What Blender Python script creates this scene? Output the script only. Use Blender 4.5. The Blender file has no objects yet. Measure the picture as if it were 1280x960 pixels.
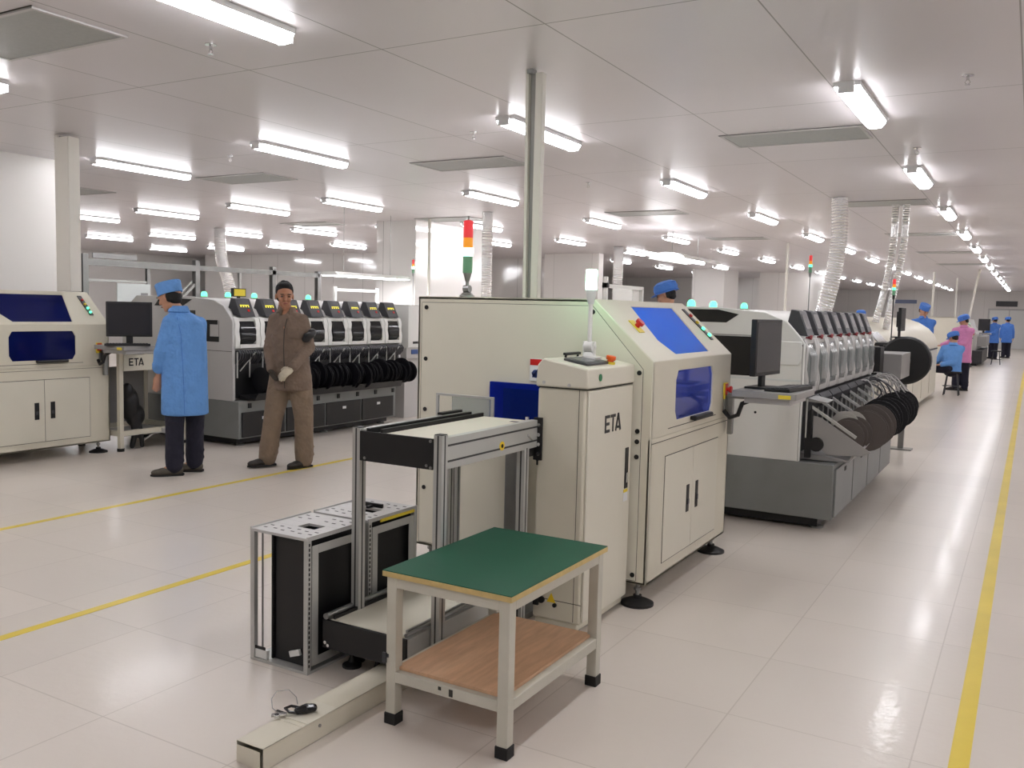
import bpy, math, random
from mathutils import Vector, Matrix
random.seed(7)
PI = math.pi
SC = bpy.context.scene
EXPOSURE = 1.40
COL = SC.collection

# ------------------------------------------------------------------ helpers
def lin(c):
    c = c/255.0
    return c/12.92 if c <= 0.04045 else ((c+0.055)/1.055)**2.4
def rgb(r, g, b): return (lin(r), lin(g), lin(b), 1.0)

def mat(name, col, rough=0.5, metal=0.0, noise=0.0, nscale=20.0, bump=0.0, bscale=80.0,
        emit=None, estr=0.0, spec=0.5, coat=0.0, alpha=1.0, trans=0.0, stretch=None):
    m = bpy.data.materials.new(name); m.use_nodes = True
    nt = m.node_tree; N = nt.nodes; L = nt.links
    b = N['Principled BSDF']
    b.inputs['Base Color'].default_value = col
    b.inputs['Roughness'].default_value = rough
    b.inputs['Metallic'].default_value = metal
    b.inputs['Specular IOR Level'].default_value = spec
    b.inputs['Coat Weight'].default_value = coat
    b.inputs['Alpha'].default_value = alpha
    b.inputs['Transmission Weight'].default_value = trans
    tc = N.new('ShaderNodeTexCoord')
    src = tc.outputs['Object']
    if stretch:
        mp = N.new('ShaderNodeMapping'); mp.inputs['Scale'].default_value = stretch
        L.new(src, mp.inputs['Vector']); src = mp.outputs['Vector']
    if noise > 0:
        n = N.new('ShaderNodeTexNoise'); n.inputs['Scale'].default_value = nscale
        n.inputs['Detail'].default_value = 4
        L.new(src, n.inputs['Vector'])
        r = N.new('ShaderNodeMapRange')
        r.inputs['From Min'].default_value = 0.3; r.inputs['From Max'].default_value = 0.7
        r.inputs['To Min'].default_value = 1-noise; r.inputs['To Max'].default_value = 1+noise*0.6
        L.new(n.outputs['Fac'], r.inputs['Value'])
        h = N.new('ShaderNodeVectorMath'); h.operation = 'SCALE'
        h.inputs[0].default_value = col[:3]
        L.new(r.outputs['Result'], h.inputs['Scale'])
        L.new(h.outputs['Vector'], b.inputs['Base Color'])
    if bump > 0:
        n2 = N.new('ShaderNodeTexNoise'); n2.inputs['Scale'].default_value = bscale
        n2.inputs['Detail'].default_value = 2
        L.new(src, n2.inputs['Vector'])
        bp = N.new('ShaderNodeBump'); bp.inputs['Strength'].default_value = bump
        bp.inputs['Distance'].default_value = 0.01 if bscale > 40 else 0.06
        L.new(n2.outputs['Fac'], bp.inputs['Height'])
        L.new(bp.outputs['Normal'], b.inputs['Normal'])
    if emit:
        b.inputs['Emission Color'].default_value = emit
        b.inputs['Emission Strength'].default_value = estr
    return m

def glass_mat(name, col, mixf=0.6, rough=0.08, gloss=0.25, diff=0.25):
    """tinted acrylic: transparent tint + coloured body + glossy top"""
    m = bpy.data.materials.new(name); m.use_nodes = True
    nt = m.node_tree; N = nt.nodes; L = nt.links
    for n in list(N): N.remove(n)
    out = N.new('ShaderNodeOutputMaterial')
    tr = N.new('ShaderNodeBsdfTransparent'); tr.inputs['Color'].default_value = col
    df = N.new('ShaderNodeBsdfDiffuse'); df.inputs['Color'].default_value = col
    tl = N.new('ShaderNodeBsdfTranslucent'); tl.inputs['Color'].default_value = col
    gl = N.new('ShaderNodeBsdfGlossy'); gl.inputs['Roughness'].default_value = rough
    gl.inputs['Color'].default_value = (1, 1, 1, 1)
    m0 = N.new('ShaderNodeMixShader'); m0.inputs[0].default_value = 0.5
    L.new(df.outputs[0], m0.inputs[1]); L.new(tl.outputs[0], m0.inputs[2])
    m1 = N.new('ShaderNodeMixShader'); m1.inputs[0].default_value = diff
    L.new(tr.outputs[0], m1.inputs[1]); L.new(m0.outputs[0], m1.inputs[2])
    fr = N.new('ShaderNodeFresnel'); fr.inputs['IOR'].default_value = 1.45
    mm = N.new('ShaderNodeMath'); mm.operation = 'MULTIPLY'; mm.inputs[1].default_value = gloss*4
    L.new(fr.outputs[0], mm.inputs[0])
    m2 = N.new('ShaderNodeMixShader')
    L.new(mm.outputs[0], m2.inputs[0])
    L.new(m1.outputs[0], m2.inputs[1]); L.new(gl.outputs[0], m2.inputs[2])
    L.new(m2.outputs[0], out.inputs['Surface'])
    return m

WL = {}   # world location of each created object (unrotated chains)

class MB:
    def __init__(s): s.v = []; s.f = []; s.m = []
    def add(s, verts, faces, mi=0):
        o = len(s.v); s.v += [tuple(p) for p in verts]
        for f in faces: s.f.append([i+o for i in f]); s.m.append(mi)
        return s
    def box(s, x0, x1, y0, y1, z0, z1, mi=0):
        if x0 > x1: x0, x1 = x1, x0
        if y0 > y1: y0, y1 = y1, y0
        if z0 > z1: z0, z1 = z1, z0
        v = [(x0,y0,z0),(x1,y0,z0),(x1,y1,z0),(x0,y1,z0),(x0,y0,z1),(x1,y0,z1),(x1,y1,z1),(x0,y1,z1)]
        return s.add(v, [(0,3,2,1),(4,5,6,7),(0,1,5,4),(1,2,6,5),(2,3,7,6),(3,0,4,7)], mi)
    def obox(s, c, ax, ay, az, hx, hy, hz, mi=0):
        c = Vector(c); ax = Vector(ax).normalized()*hx; ay = Vector(ay).normalized()*hy; az = Vector(az).normalized()*hz
        v = [c+ax*i+ay*j+az*k for k in (-1,1) for j in (-1,1) for i in (-1,1)]
        return s.add(v, [(0,2,3,1),(4,5,7,6),(0,1,5,4),(1,3,7,5),(3,2,6,7),(2,0,4,6)], mi)
    def bar(s, p0, p1, w, t, up=(0,0,1), mi=0):
        p0 = Vector(p0); p1 = Vector(p1); d = (p1-p0)
        L_ = d.length; d.normalize(); up = Vector(up)
        if abs(d.dot(up)) > 0.95: up = Vector((1,0,0))
        sx = d.cross(up).normalized(); uz = sx.cross(d).normalized()
        return s.obox((p0+p1)/2, d, sx, uz, L_/2, w/2, t/2, mi)
    def prism(s, poly, axis, a, b, mi=0):
        # poly in the plane: axis 'y' -> (x,z); 'x' -> (y,z); 'z' -> (x,y)
        def P(p, t):
            if axis == 'y': return (p[0], t, p[1])
            if axis == 'x': return (t, p[0], p[1])
            return (p[0], p[1], t)
        n = len(poly)
        A = [P(p, a) for p in poly]; B = [P(p, b) for p in poly]
        fs = [list(range(n)), list(range(2*n-1, n-1, -1))]
        for i in range(n):
            j = (i+1) % n; fs.append([i, i+n, j+n, j])
        return s.add(A+B, fs, mi)
    def cyl(s, p0, p1, r0, r1=None, seg=16, mi=0, cap=True):
        if r1 is None: r1 = r0
        p0 = Vector(p0); p1 = Vector(p1); d = (p1-p0).normalized()
        up = Vector((0,0,1)) if abs(d.z) < 0.9 else Vector((1,0,0))
        a = d.cross(up).normalized(); b = d.cross(a).normalized()
        A = []; B = []
        for i in range(seg):
            t = 2*PI*i/seg; o = a*math.cos(t)+b*math.sin(t)
            A.append(p0+o*r0); B.append(p1+o*r1)
        fs = [[i, (i+1) % seg, (i+1) % seg+seg, i+seg] for i in range(seg)]
        if cap: fs += [list(range(seg-1, -1, -1)), list(range(seg, 2*seg))]
        return s.add(A+B, fs, mi)
    def tube(s, pts, r, seg=8, mi=0, closed=False):
        pts = [Vector(p) for p in pts]; n = len(pts)
        rs = r if isinstance(r, (list, tuple)) else [r]*n
        rings = []; pa = None
        for i, p in enumerate(pts):
            if closed: d = pts[(i+1) % n]-pts[i-1]
            else: d = pts[min(i+1, n-1)]-pts[max(i-1, 0)]
            d.normalize()
            if pa is None:
                up = Vector((0,0,1)) if abs(d.z) < 0.9 else Vector((1,0,0))
                a = d.cross(up).normalized()
            else:
                a = (pa-d*pa.dot(d)).normalized()
            pa = a; b = d.cross(a)
            rings.append([p+(a*math.cos(2*PI*k/seg)+b*math.sin(2*PI*k/seg))*rs[i] for k in range(seg)])
        V = [v for q in rings for v in q]; fs = []
        for i in range(n if closed else n-1):
            i2 = (i+1) % n
            for k in range(seg):
                k2 = (k+1) % seg
                fs.append([i*seg+k, i*seg+k2, i2*seg+k2, i2*seg+k])
        if not closed: fs += [list(range(seg-1, -1, -1)), [(n-1)*seg+k for k in range(seg)]]
        return s.add(V, fs, mi)
    def loft(s, rings, mi=0, cap=True):
        n = len(rings[0]); V = [p for r in rings for p in r]; fs = []
        for i in range(len(rings)-1):
            for k in range(n):
                k2 = (k+1) % n
                fs.append([i*n+k, i*n+k2, (i+1)*n+k2, (i+1)*n+k])
        if cap: fs += [list(range(n-1, -1, -1)), [(len(rings)-1)*n+k for k in range(n)]]
        return s.add(V, fs, mi)
    def lathe(s, prof, c=(0,0,0), seg=20, mi=0, axis='z'):
        c = Vector(c); rings = []
        for r, h in prof:
            ring = []
            for k in range(seg):
                t = 2*PI*k/seg; u = r*math.cos(t); w = r*math.sin(t)
                if axis == 'z': q = Vector((u, w, h))
                elif axis == 'y': q = Vector((u, h, w))
                else: q = Vector((h, u, w))
                ring.append(c+q)
            rings.append(ring)
        return s.loft(rings, mi)
    def ell(s, c, r, seg=16, rings=10, mi=0, M=None):
        c = Vector(c); V = []; fs = []
        if not isinstance(r, (list, tuple)): r = (r, r, r)
        for i in range(1, rings):
            th = PI*i/rings
            for k in range(seg):
                ph = 2*PI*k/seg
                q = Vector((r[0]*math.sin(th)*math.cos(ph), r[1]*math.sin(th)*math.sin(ph), r[2]*math.cos(th)))
                if M: q = M @ q
                V.append(c+q)
        top = Vector((0,0,r[2])); bot = Vector((0,0,-r[2]))
        if M: top = M @ top; bot = M @ bot
        V += [c+top, c+bot]; nt = len(V)-2
        for i in range(rings-2):
            for k in range(seg):
                k2 = (k+1) % seg
                fs.append([i*seg+k, (i+1)*seg+k, (i+1)*seg+k2, i*seg+k2])
        for k in range(seg):
            k2 = (k+1) % seg
            fs.append([nt, k, k2]); fs.append([nt+1, (rings-2)*seg+k2, (rings-2)*seg+k])
        return s.add(V, fs, mi)
    def capsule(s, pts, rs, seg=12, mi=0):
        for i in range(len(pts)-1):
            s.cyl(pts[i], pts[i+1], rs[i], rs[i+1], seg, mi)
        for p, r in zip(pts, rs): s.ell(p, r, seg, 8, mi)
        return s
    def holed(s, P0, U, V, w, h, hole, n_out, mi=0, t=0.012):
        """flat plate w x h spanned by U,V from corner P0, with polygon hole (list of (u,v)); thickness t along -N"""
        P0 = Vector(P0); U = Vector(U).normalized(); V = Vector(V).normalized(); Nn = Vector(n_out).normalized()
        cu = sum(p[0] for p in hole)/len(hole); cv = sum(p[1] for p in hole)/len(hole)
        # outer points by ray from the hole centre through each hole vertex, plus the plate's corners
        def clip(du, dv):
            ts = []
            if du > 1e-9: ts.append((w-cu)/du)
            if du < -1e-9: ts.append((0-cu)/du)
            if dv > 1e-9: ts.append((h-cv)/dv)
            if dv < -1e-9: ts.append((0-cv)/dv)
            t_ = min(ts); return (cu+du*t_, cv+dv*t_)
        items = [(math.atan2(p[1]-cv, p[0]-cu), p, clip(p[0]-cu, p[1]-cv)) for p in hole]
        # corners: intersect ray to the corner with the hole outline
        def hit(du, dv):
            best = None
            for i in range(len(hole)):
                a = hole[i]; b = hole[(i+1) % len(hole)]
                ax, ay = a[0]-cu, a[1]-cv; ex, ey = b[0]-a[0], b[1]-a[1]
                den = du*ey-dv*ex
                if abs(den) < 1e-12: continue
                t_ = (ax*ey-ay*ex)/den; q = (ax*dv-ay*du)/den
                if t_ > 0 and -1e-6 <= q <= 1+1e-6: best = t_ if best is None else min(best, t_)
            return (cu+du*best, cv+dv*best)
        for c in ((0,0),(w,0),(w,h),(0,h)):
            du, dv = c[0]-cu, c[1]-cv
            items.append((math.atan2(dv, du), hit(du, dv), c))
        items.sort(key=lambda k: k[0]); n = len(items)
        def Q(p, d): return P0+U*p[0]+V*p[1]-Nn*d
        ring = [[Q(i[1], 0) for i in items], [Q(i[2], 0) for i in items], [Q(i[2], t) for i in items], [Q(i[1], t) for i in items]]
        VV = [p for r in ring for p in r]; fs = []
        for a in range(4):
            b = (a+1) % 4
            for k in range(n):
                k2 = (k+1) % n
                fs.append([a*n+k, a*n+k2, b*n+k2, b*n+k])
        return s.add(VV, fs, mi)
    def build(s, name, mats, parent=None, bevel=0.0, smooth=35, local=False, remesh=0.0, segs=2, sub=0):
        me = bpy.data.meshes.new(name)
        off = Vector((0,0,0))
        if parent is not None and not local: off = WL.get(parent.name, Vector((0,0,0)))
        me.from_pydata([tuple(Vector(p)-off) for p in s.v], [], s.f)
        if not isinstance(mats, (list, tuple)): mats = [mats]
        for m in mats: me.materials.append(m)
        me.polygons.foreach_set('material_index', s.m)
        if smooth:
            me.polygons.foreach_set('use_smooth', [True]*len(s.f))
            me.update()
            try: me.set_sharp_from_angle(angle=math.radians(smooth))
            except Exception: pass
        me.update()
        import bmesh
        bm = bmesh.new(); bm.from_mesh(me); bmesh.ops.recalc_face_normals(bm, faces=bm.faces); bm.to_mesh(me); bm.free()
        o = bpy.data.objects.new(name, me); COL.objects.link(o)
        if parent is not None: o.parent = parent
        WL[o.name] = off.copy()
        if remesh:
            md = o.modifiers.new('remesh', 'REMESH'); md.mode = 'VOXEL'; md.voxel_size = remesh; md.use_smooth_shade = True
            sm = o.modifiers.new('smooth', 'SMOOTH'); sm.factor = 0.5; sm.iterations = sub or 4
        elif bevel:
            md = o.modifiers.new('bevel', 'BEVEL'); md.width = bevel; md.segments = segs
            md.limit_method = 'ANGLE'; md.angle_limit = math.radians(35)
        return o

def thing(name, label, cat, loc=(0,0,0), rz=0.0, group=None):
    o = bpy.data.objects.new(name, None); COL.objects.link(o)
    o.location = loc; o.rotation_euler = (0, 0, rz); o.empty_display_size = 0.1
    o['label'] = label; o['category'] = cat
    if group: o['group'] = group
    WL[o.name] = Vector(loc)
    return o
def tag(o, label, cat, group=None, kind=None):
    o['label'] = label; o['category'] = cat
    if group: o['group'] = group
    if kind: o['kind'] = kind
    return o
def struct(o, label=None):
    o['kind'] = 'structure'
    if label: o['label'] = label
    return o
def copy_tree(o, parent=None):
    c = o.copy(); COL.objects.link(c)
    if parent is not None: c.parent = parent
    for ch in list(o.children): copy_tree(ch, c)
    return c
def clone(o, loc, label, group=None):
    c = copy_tree(o); c.location = loc; c['label'] = label
    if group: c['group'] = group
    WL[c.name] = Vector(loc)
    return c

# ------------------------------------------------------------------ materials
M = {}
M['cream'] = mat('cream_powder_coat', rgb(212,206,188), 0.42, noise=0.03, nscale=3, bump=0.04, bscale=400)
M['cream2'] = mat('cream_panel', rgb(216,211,195), 0.38, noise=0.03, nscale=2)
M['white'] = mat('white_enamel', rgb(226,226,222), 0.35, noise=0.02, nscale=3)
M['white_cool'] = mat('white_plastic', rgb(214,218,216), 0.35)
M['gap'] = mat('dark_gap', rgb(60,58,52), 0.8)
M['black'] = mat('black_metal', rgb(11,10,12), 0.5, noise=0.1, nscale=8)
M['black_gloss'] = mat('black_gloss', rgb(18,18,22), 0.18)
M['black_plastic'] = mat('black_plastic', rgb(17,16,18), 0.45)
M['rubber'] = mat('black_rubber', rgb(22,20,20), 0.7)
M['alu'] = mat('extruded_aluminium', rgb(188,188,184), 0.38, metal=0.35, noise=0.05, nscale=6)
M['alu_dark'] = mat('aluminium_groove', rgb(70,70,70), 0.5, metal=0.5)
M['steel'] = mat('galvanised_steel', rgb(150,150,148), 0.35, metal=0.8, noise=0.08, nscale=12)
M['chrome'] = mat('chrome', rgb(215,215,215), 0.15, metal=1.0)
M['grey_base'] = mat('grey_base_paint', rgb(126,128,126), 0.45, noise=0.06, nscale=5)
M['dark_grey'] = mat('dark_grey_plastic', rgb(58,58,62), 0.45, noise=0.05, nscale=6)
M['mid_grey'] = mat('mid_grey_plastic', rgb(150,148,146), 0.4)
M['light_grey'] = mat('light_grey_plastic', rgb(190,188,186), 0.4)
M['green_mat'] = mat('green_bench_mat', rgb(8,78,54), 0.6, noise=0.06, nscale=5, bump=0.05, bscale=300)
M['ply_edge'] = mat('plywood_edge', rgb(206,180,120), 0.6, noise=0.1, nscale=30)
M['ply'] = mat('plywood_board', rgb(204,164,130), 0.55, noise=0.16, nscale=7, stretch=(6,1,1))
M['cart'] = mat('cart_paint', rgb(196,192,178), 0.42, noise=0.07, nscale=6)
M['orange'] = mat('orange_plastic', rgb(235,100,30), 0.35)
M['red'] = mat('red_plastic', rgb(200,30,28), 0.35)
M['yellow'] = mat('yellow_plastic', rgb(235,200,40), 0.4)
M['yellow_label'] = mat('yellow_label', rgb(230,205,60), 0.5)
M['green_plastic'] = mat('green_plastic', rgb(20,120,70), 0.4)
M['paper'] = mat('paper_label', rgb(225,225,225), 0.6)
M['screen'] = mat('dark_screen', rgb(40,40,46), 0.16)
M['screen_grey'] = mat('grey_screen', rgb(92,92,96), 0.22, noise=0.2, nscale=8)
M['tape'] = mat('yellow_floor_tape', rgb(226,200,62), 0.32, noise=0.09, nscale=3)
M['blue_glass'] = glass_mat('blue_acrylic', (0.03,0.33,1.0,1), gloss=0.16, diff=0.72, rough=0.12)
M['tunnel_glass'] = glass_mat('tunnel_acrylic', (0.02,0.10,0.75,1), gloss=0.12, diff=0.22, rough=0.1)
M['blue_glass_d'] = glass_mat('blue_violet_acrylic', (0.20,0.27,0.68,1), gloss=0.18, diff=0.16, rough=0.08)
M['navy_glass'] = glass_mat('dark_blue_acrylic', (0.012,0.03,0.35,1), gloss=0.14, diff=0.35)
M['clear'] = glass_mat('clear_acrylic', (0.80,0.84,0.84,1), gloss=0.22, diff=0.25, rough=0.15)
M['smoke'] = glass_mat('smoked_acrylic', (0.10,0.10,0.11,1), gloss=0.2, diff=0.3)
M['chamber'] = mat('machine_interior', rgb(120,130,150), 0.6, noise=0.15, nscale=8)
M['lamp'] = mat('tube_light', (1,1,1,1), 0.5, emit=(0.97,0.965,1.0,1), estr=11.0)
M['lampbody'] = mat('lamp_housing', rgb(225,225,225), 0.4)
M['em_green'] = mat('green_beacon', rgb(90,230,150), 0.3, emit=(0.08,1.0,0.40,1), estr=1.1)
M['em_white_green'] = mat('lit_green_white_lens', rgb(220,255,235), 0.3, emit=(0.35,1.0,0.58,1), estr=14.0)
M['em_red'] = mat('red_lens', rgb(205,50,60), 0.3, emit=(1,0.05,0.05,1), estr=0.15)
M['em_amber'] = mat('amber_lens', rgb(225,140,40), 0.3, emit=(1,0.4,0.02,1), estr=0.15)
M['lens_green'] = mat('green_lens', rgb(110,160,125), 0.3)
M['em_yellow'] = mat('yellow_display', rgb(230,220,60), 0.3, emit=(1,0.85,0.1,1), estr=0.45)
M['em_int'] = mat('interior_lamp', (1,1,1,1), 0.5, emit=(0.8,0.9,1,1), estr=5.0)
M['skin'] = mat('skin', rgb(190,140,112), 0.5, noise=0.05, nscale=12)
M['skin2'] = mat('skin_tanned', rgb(172,120,92), 0.5, noise=0.05, nscale=12)
M['hair'] = mat('black_hair', rgb(14,12,12), 0.75, noise=0.3, nscale=60, bump=0.5, bscale=180)
M['glove'] = mat('knit_glove', rgb(196,186,164), 0.8, noise=0.08, nscale=40)
M['blue_cloth'] = mat('blue_antistatic_cloth', rgb(98,150,214), 0.75, noise=0.07, nscale=8, bump=0.45, bscale=13)
M['blue_cloth2'] = mat('strong_blue_cloth', rgb(70,120,200), 0.75, noise=0.07, nscale=8, bump=0.45, bscale=13)
M['pink_cloth'] = mat('pink_cloth', rgb(214,138,184), 0.75, noise=0.07, nscale=8, bump=0.45, bscale=13)
M['brown_cloth'] = mat('brown_work_cloth', rgb(122,104,90), 0.85, noise=0.12, nscale=9, bump=0.55, bscale=13)
M['brown_cloth2'] = mat('brown_trouser_cloth', rgb(128,110,92), 0.85, noise=0.12, nscale=9, bump=0.5, bscale=12)
M['navy_cloth'] = mat('navy_trouser_cloth', rgb(28,27,44), 0.85, noise=0.12, nscale=9, bump=0.5, bscale=12)
M['shoe'] = mat('dark_shoe', rgb(44,38,34), 0.6, noise=0.1, nscale=20)
M['shoe_grey'] = mat('grey_shoe', rgb(84,78,68), 0.7, noise=0.12, nscale=20)
M['red_mouth'] = mat('lip', rgb(150,84,76), 0.5)
M['duct'] = mat('foil_duct', rgb(235,235,235), 0.2, metal=0.85, bump=0.9, bscale=45)
M['reel'] = mat('black_reel', rgb(18,17,22), 0.4)
M['reel_b'] = mat('brown_grey_reel', rgb(92,84,80), 0.45)
M['reel_w'] = mat('white_reel', rgb(190,186,178), 0.45)
M['post_white'] = mat('painted_trunking', rgb(216,212,202), 0.45)
# ------------------------------------------------------------------ camera
F_PX = 1116.4
yaw, pit, roll = [math.radians(a) for a in (30.088, 4.836, 1.378)]
Fv = Vector((-math.sin(yaw), math.cos(yaw), 0)); Rv = Vector((math.cos(yaw), math.sin(yaw), 0)); Uv = Vector((0,0,1))
F2 = Fv*math.cos(pit)-Uv*math.sin(pit); U2 = Fv*math.sin(pit)+Uv*math.cos(pit)
R3 = Rv*math.cos(roll)+U2*math.sin(roll); U3 = -Rv*math.sin(roll)+U2*math.cos(roll)
cam = bpy.data.cameras.new('camera'); camo = bpy.data.objects.new('camera', cam); COL.objects.link(camo)
cam.sensor_width = 36; cam.sensor_fit = 'HORIZONTAL'; cam.lens = F_PX/1280*36; cam.clip_start = 0.05; cam.clip_end = 200
mw = Matrix(((R3.x,U3.x,-F2.x,0),(R3.y,U3.y,-F2.y,0),(R3.z,U3.z,-F2.z,1.5),(0,0,0,1)))
camo.matrix_world = mw
SC.camera = camo
SC.view_settings.view_transform = 'Standard'; SC.view_settings.look = 'None'
SC.view_settings.gamma = 1.0; SC.view_settings.use_curve_mapping = False
SC.view_settings.exposure = EXPOSURE

# ------------------------------------------------------------------ setting
CZ = 3.03
XL, XR, Y0, Y1 = -26.0, 7.0, -9.0, 54.0
def tile_mat(name, col, line, tx, ty, lw, rough, offs, noise, coat=0.0, bumps=0.02, bsc=3.0, spec=0.5, mottled=0.03):
    m = bpy.data.materials.new(name); m.use_nodes = True
    nt = m.node_tree; N = nt.nodes; L = nt.links; b = N['Principled BSDF']
    tc = N.new('ShaderNodeTexCoord')
    br = N.new('ShaderNodeTexBrick'); br.offset = 0.0; br.squash = 1.0
    mp = N.new('ShaderNodeMapping'); mp.inputs['Location'].default_value = offs
    L.new(tc.outputs['Object'], mp.inputs['Vector']); L.new(mp.outputs['Vector'], br.inputs['Vector'])
    br.inputs['Scale'].default_value = 1.0
    br.inputs['Brick Width'].default_value = tx; br.inputs['Row Height'].default_value = ty
    br.inputs['Mortar Size'].default_value = lw; br.inputs['Mortar Smooth'].default_value = 0.3
    c = Vector(col[:3])
    br.inputs['Color1'].default_value = tuple(c*(1+mottled))+(1,)
    br.inputs['Color2'].default_value = tuple(c*(1-mottled))+(1,)
    br.inputs['Mortar'].default_value = line
    n = N.new('ShaderNodeTexNoise'); n.inputs['Scale'].default_value = 0.9; n.inputs['Detail'].default_value = 3
    L.new(tc.outputs['Object'], n.inputs['Vector'])
    r = N.new('ShaderNodeMapRange'); r.clamp = False; r.inputs['From Min'].default_value = 0.2; r.inputs['From Max'].default_value = 0.8
    r.inputs['To Min'].default_value = 1-noise; r.inputs['To Max'].default_value = 1+noise
    L.new(n.outputs['Fac'], r.inputs['Value'])
    h = N.new('ShaderNodeVectorMath'); h.operation = 'SCALE'
    L.new(br.outputs['Color'], h.inputs[0]); L.new(r.outputs['Result'], h.inputs['Scale'])
    L.new(h.outputs['Vector'], b.inputs['Base Color'])
    r2 = N.new('ShaderNodeMapRange'); r2.inputs['From Min'].default_value = 0.2; r2.inputs['From Max'].default_value = 0.8
    r2.inputs['To Min'].default_value = rough*0.75; r2.inputs['To Max'].default_value = rough*1.3
    L.new(n.outputs['Fac'], r2.inputs['Value']); b.inputs['Roughness'].default_value = rough
    n3 = N.new('ShaderNodeTexNoise'); n3.inputs['Scale'].default_value = bsc; n3.inputs['Detail'].default_value = 3
    L.new(tc.outputs['Object'], n3.inputs['Vector'])
    bp = N.new('ShaderNodeBump'); bp.inputs['Strength'].default_value = bumps; bp.inputs['Distance'].default_value = 0.02
    L.new(n3.outputs['Fac'], bp.inputs['Height']); L.new(bp.outputs['Normal'], b.inputs['Normal'])
    b.inputs['Specular IOR Level'].default_value = spec
    b.inputs['Coat Weight'].default_value = coat; b.inputs['Coat Roughness'].default_value = 0.08
    L.new(bp.outputs['Normal'], b.inputs['Coat Normal'])
    return m
floor_m = tile_mat('vinyl_floor_tiles', rgb(212,203,193), rgb(192,182,171), 0.635, 0.635, 0.003, 0.30, (0.265,-0.055,0), 0.045, coat=0.12, bumps=0.05, bsc=22.0)
ceil_m = tile_mat('ceiling_panels', rgb(210,204,206), rgb(128,124,120), 1.11, 2.44, 0.005, 0.34, (0.15,0.53,0), 0.03, bumps=0.02, bsc=1.0, spec=0.6, mottled=0.012)
wall_m = tile_mat('wall_panels', rgb(224,220,216), rgb(170,166,160), 1.15, 30.0, 0.004, 0.4, (0,0,0), 0.02, bumps=0.01)

glass_wall_m = tile_mat('glossy_partition', rgb(226,223,220), rgb(160,158,154), 1.15, 30.0, 0.006, 0.09, (0,0,0), 0.02, coat=0.6, bumps=0.004, spec=0.9)
def slab(name, x0, x1, y0, y1, z0, z1, m):
    return struct(MB().box(x0, x1, y0, y1, z0, z1).build(name, m, smooth=0))
slab('floor', XL-.2, XR+.2, Y0-.2, Y1+.2, -0.1, 0, floor_m)
slab('ceiling', XL-.2, XR+.2, Y0-.2, Y1+.2, CZ, CZ+0.1, ceil_m)
slab('wall_right', XR, XR+.15, Y0, Y1, 0, CZ, wall_m)
slab('wall_back', XL, XR, Y0-.15, Y0, 0, CZ, wall_m)
slab('wall_far', XL, XR, Y1, Y1+.15, 0, CZ, wall_m)
slab('wall_outer_left', XL-.15, XL, Y0, Y1, 0, CZ, wall_m)
slab('wall_left', -9.75, -9.55, Y0, 6.25, 0, CZ, wall_m)
slab('wall_centre', -10.5, -9.62, 13.05, 15.6, 0, CZ, glass_wall_m)
slab('wall_centre_grey', -11.8, -10.15, 22.0, 22.3, 0, CZ, wall_m)
slab('wall_centre_far', -10.45, -9.3, 30.5, 32.2, 0, CZ, wall_m)
slab('wall_centre_end', -8.75, -7.0, 33.0, 36.0, 0, CZ, wall_m)
slab('wall_distant_left', XL, -7.2, 38.0, 38.2, 0, CZ, wall_m)
slab('wall_left_far', -24.0, -16.4, 20.8, 21.0, 0, CZ, glass_wall_m)
slab('wall_left_return', -16.4, -16.2, 20.8, 24.0, 0, CZ, wall_m)
slab('wall_left_end', -16.2, -12.4, 24.0, 24.2, 0, CZ, glass_wall_m)
# skirting on the walls that show their foot
# floor tape lines: part of the floor markings
def strip(name, x, y0, y1, w, label):
    o = MB().box(x-w/2, x+w/2, y0, y1, 0.0, 0.0015).build(name, M['tape'], smooth=0)
    return tag(o, label, 'floor line', 'yellow floor lines')
strip('floor_tape', -0.122, -1.0, 50, 0.062, 'wide yellow tape line down the open aisle at the right')
strip('floor_tape', -3.835, -1.0, 12.4, 0.055, 'bright yellow tape line beside the magazine racks and conveyor')
strip('floor_tape', -5.67, -1.0, 12.4, 0.055, 'faded yellow tape line passing under the two walking men')

# far door with small sign
d = thing('door_1', 'pale double door in the far end wall', 'door', (-1.1, Y1, 0))
d['kind'] = 'structure'
MB().box(-2.1,-0.1,Y1-.04,Y1-.002,0,2.1).build('door_frame', M['light_grey'], d, bevel=.005)
for k in (0,1): MB().box(-2.02+k*.94,-1.12+k*.94,Y1-.06,Y1-.04,.01,2.02).build('door_leaf', M['white'], d)
o = MB().box(-1.75,-0.75,Y1-.1,Y1-.005,2.22,2.5).build('exit_sign', M['dark_grey'])
tag(o, 'small dark sign box above the far end door', 'sign')
o = MB().box(-7.1,-5.6,Y1-.06,Y1-.005,2.3,2.5).build('wall_sign', mat('blue_grey_sign', rgb(120,130,160), .5))
tag(o, 'long bluish sign strip on the far end wall', 'sign')

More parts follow.
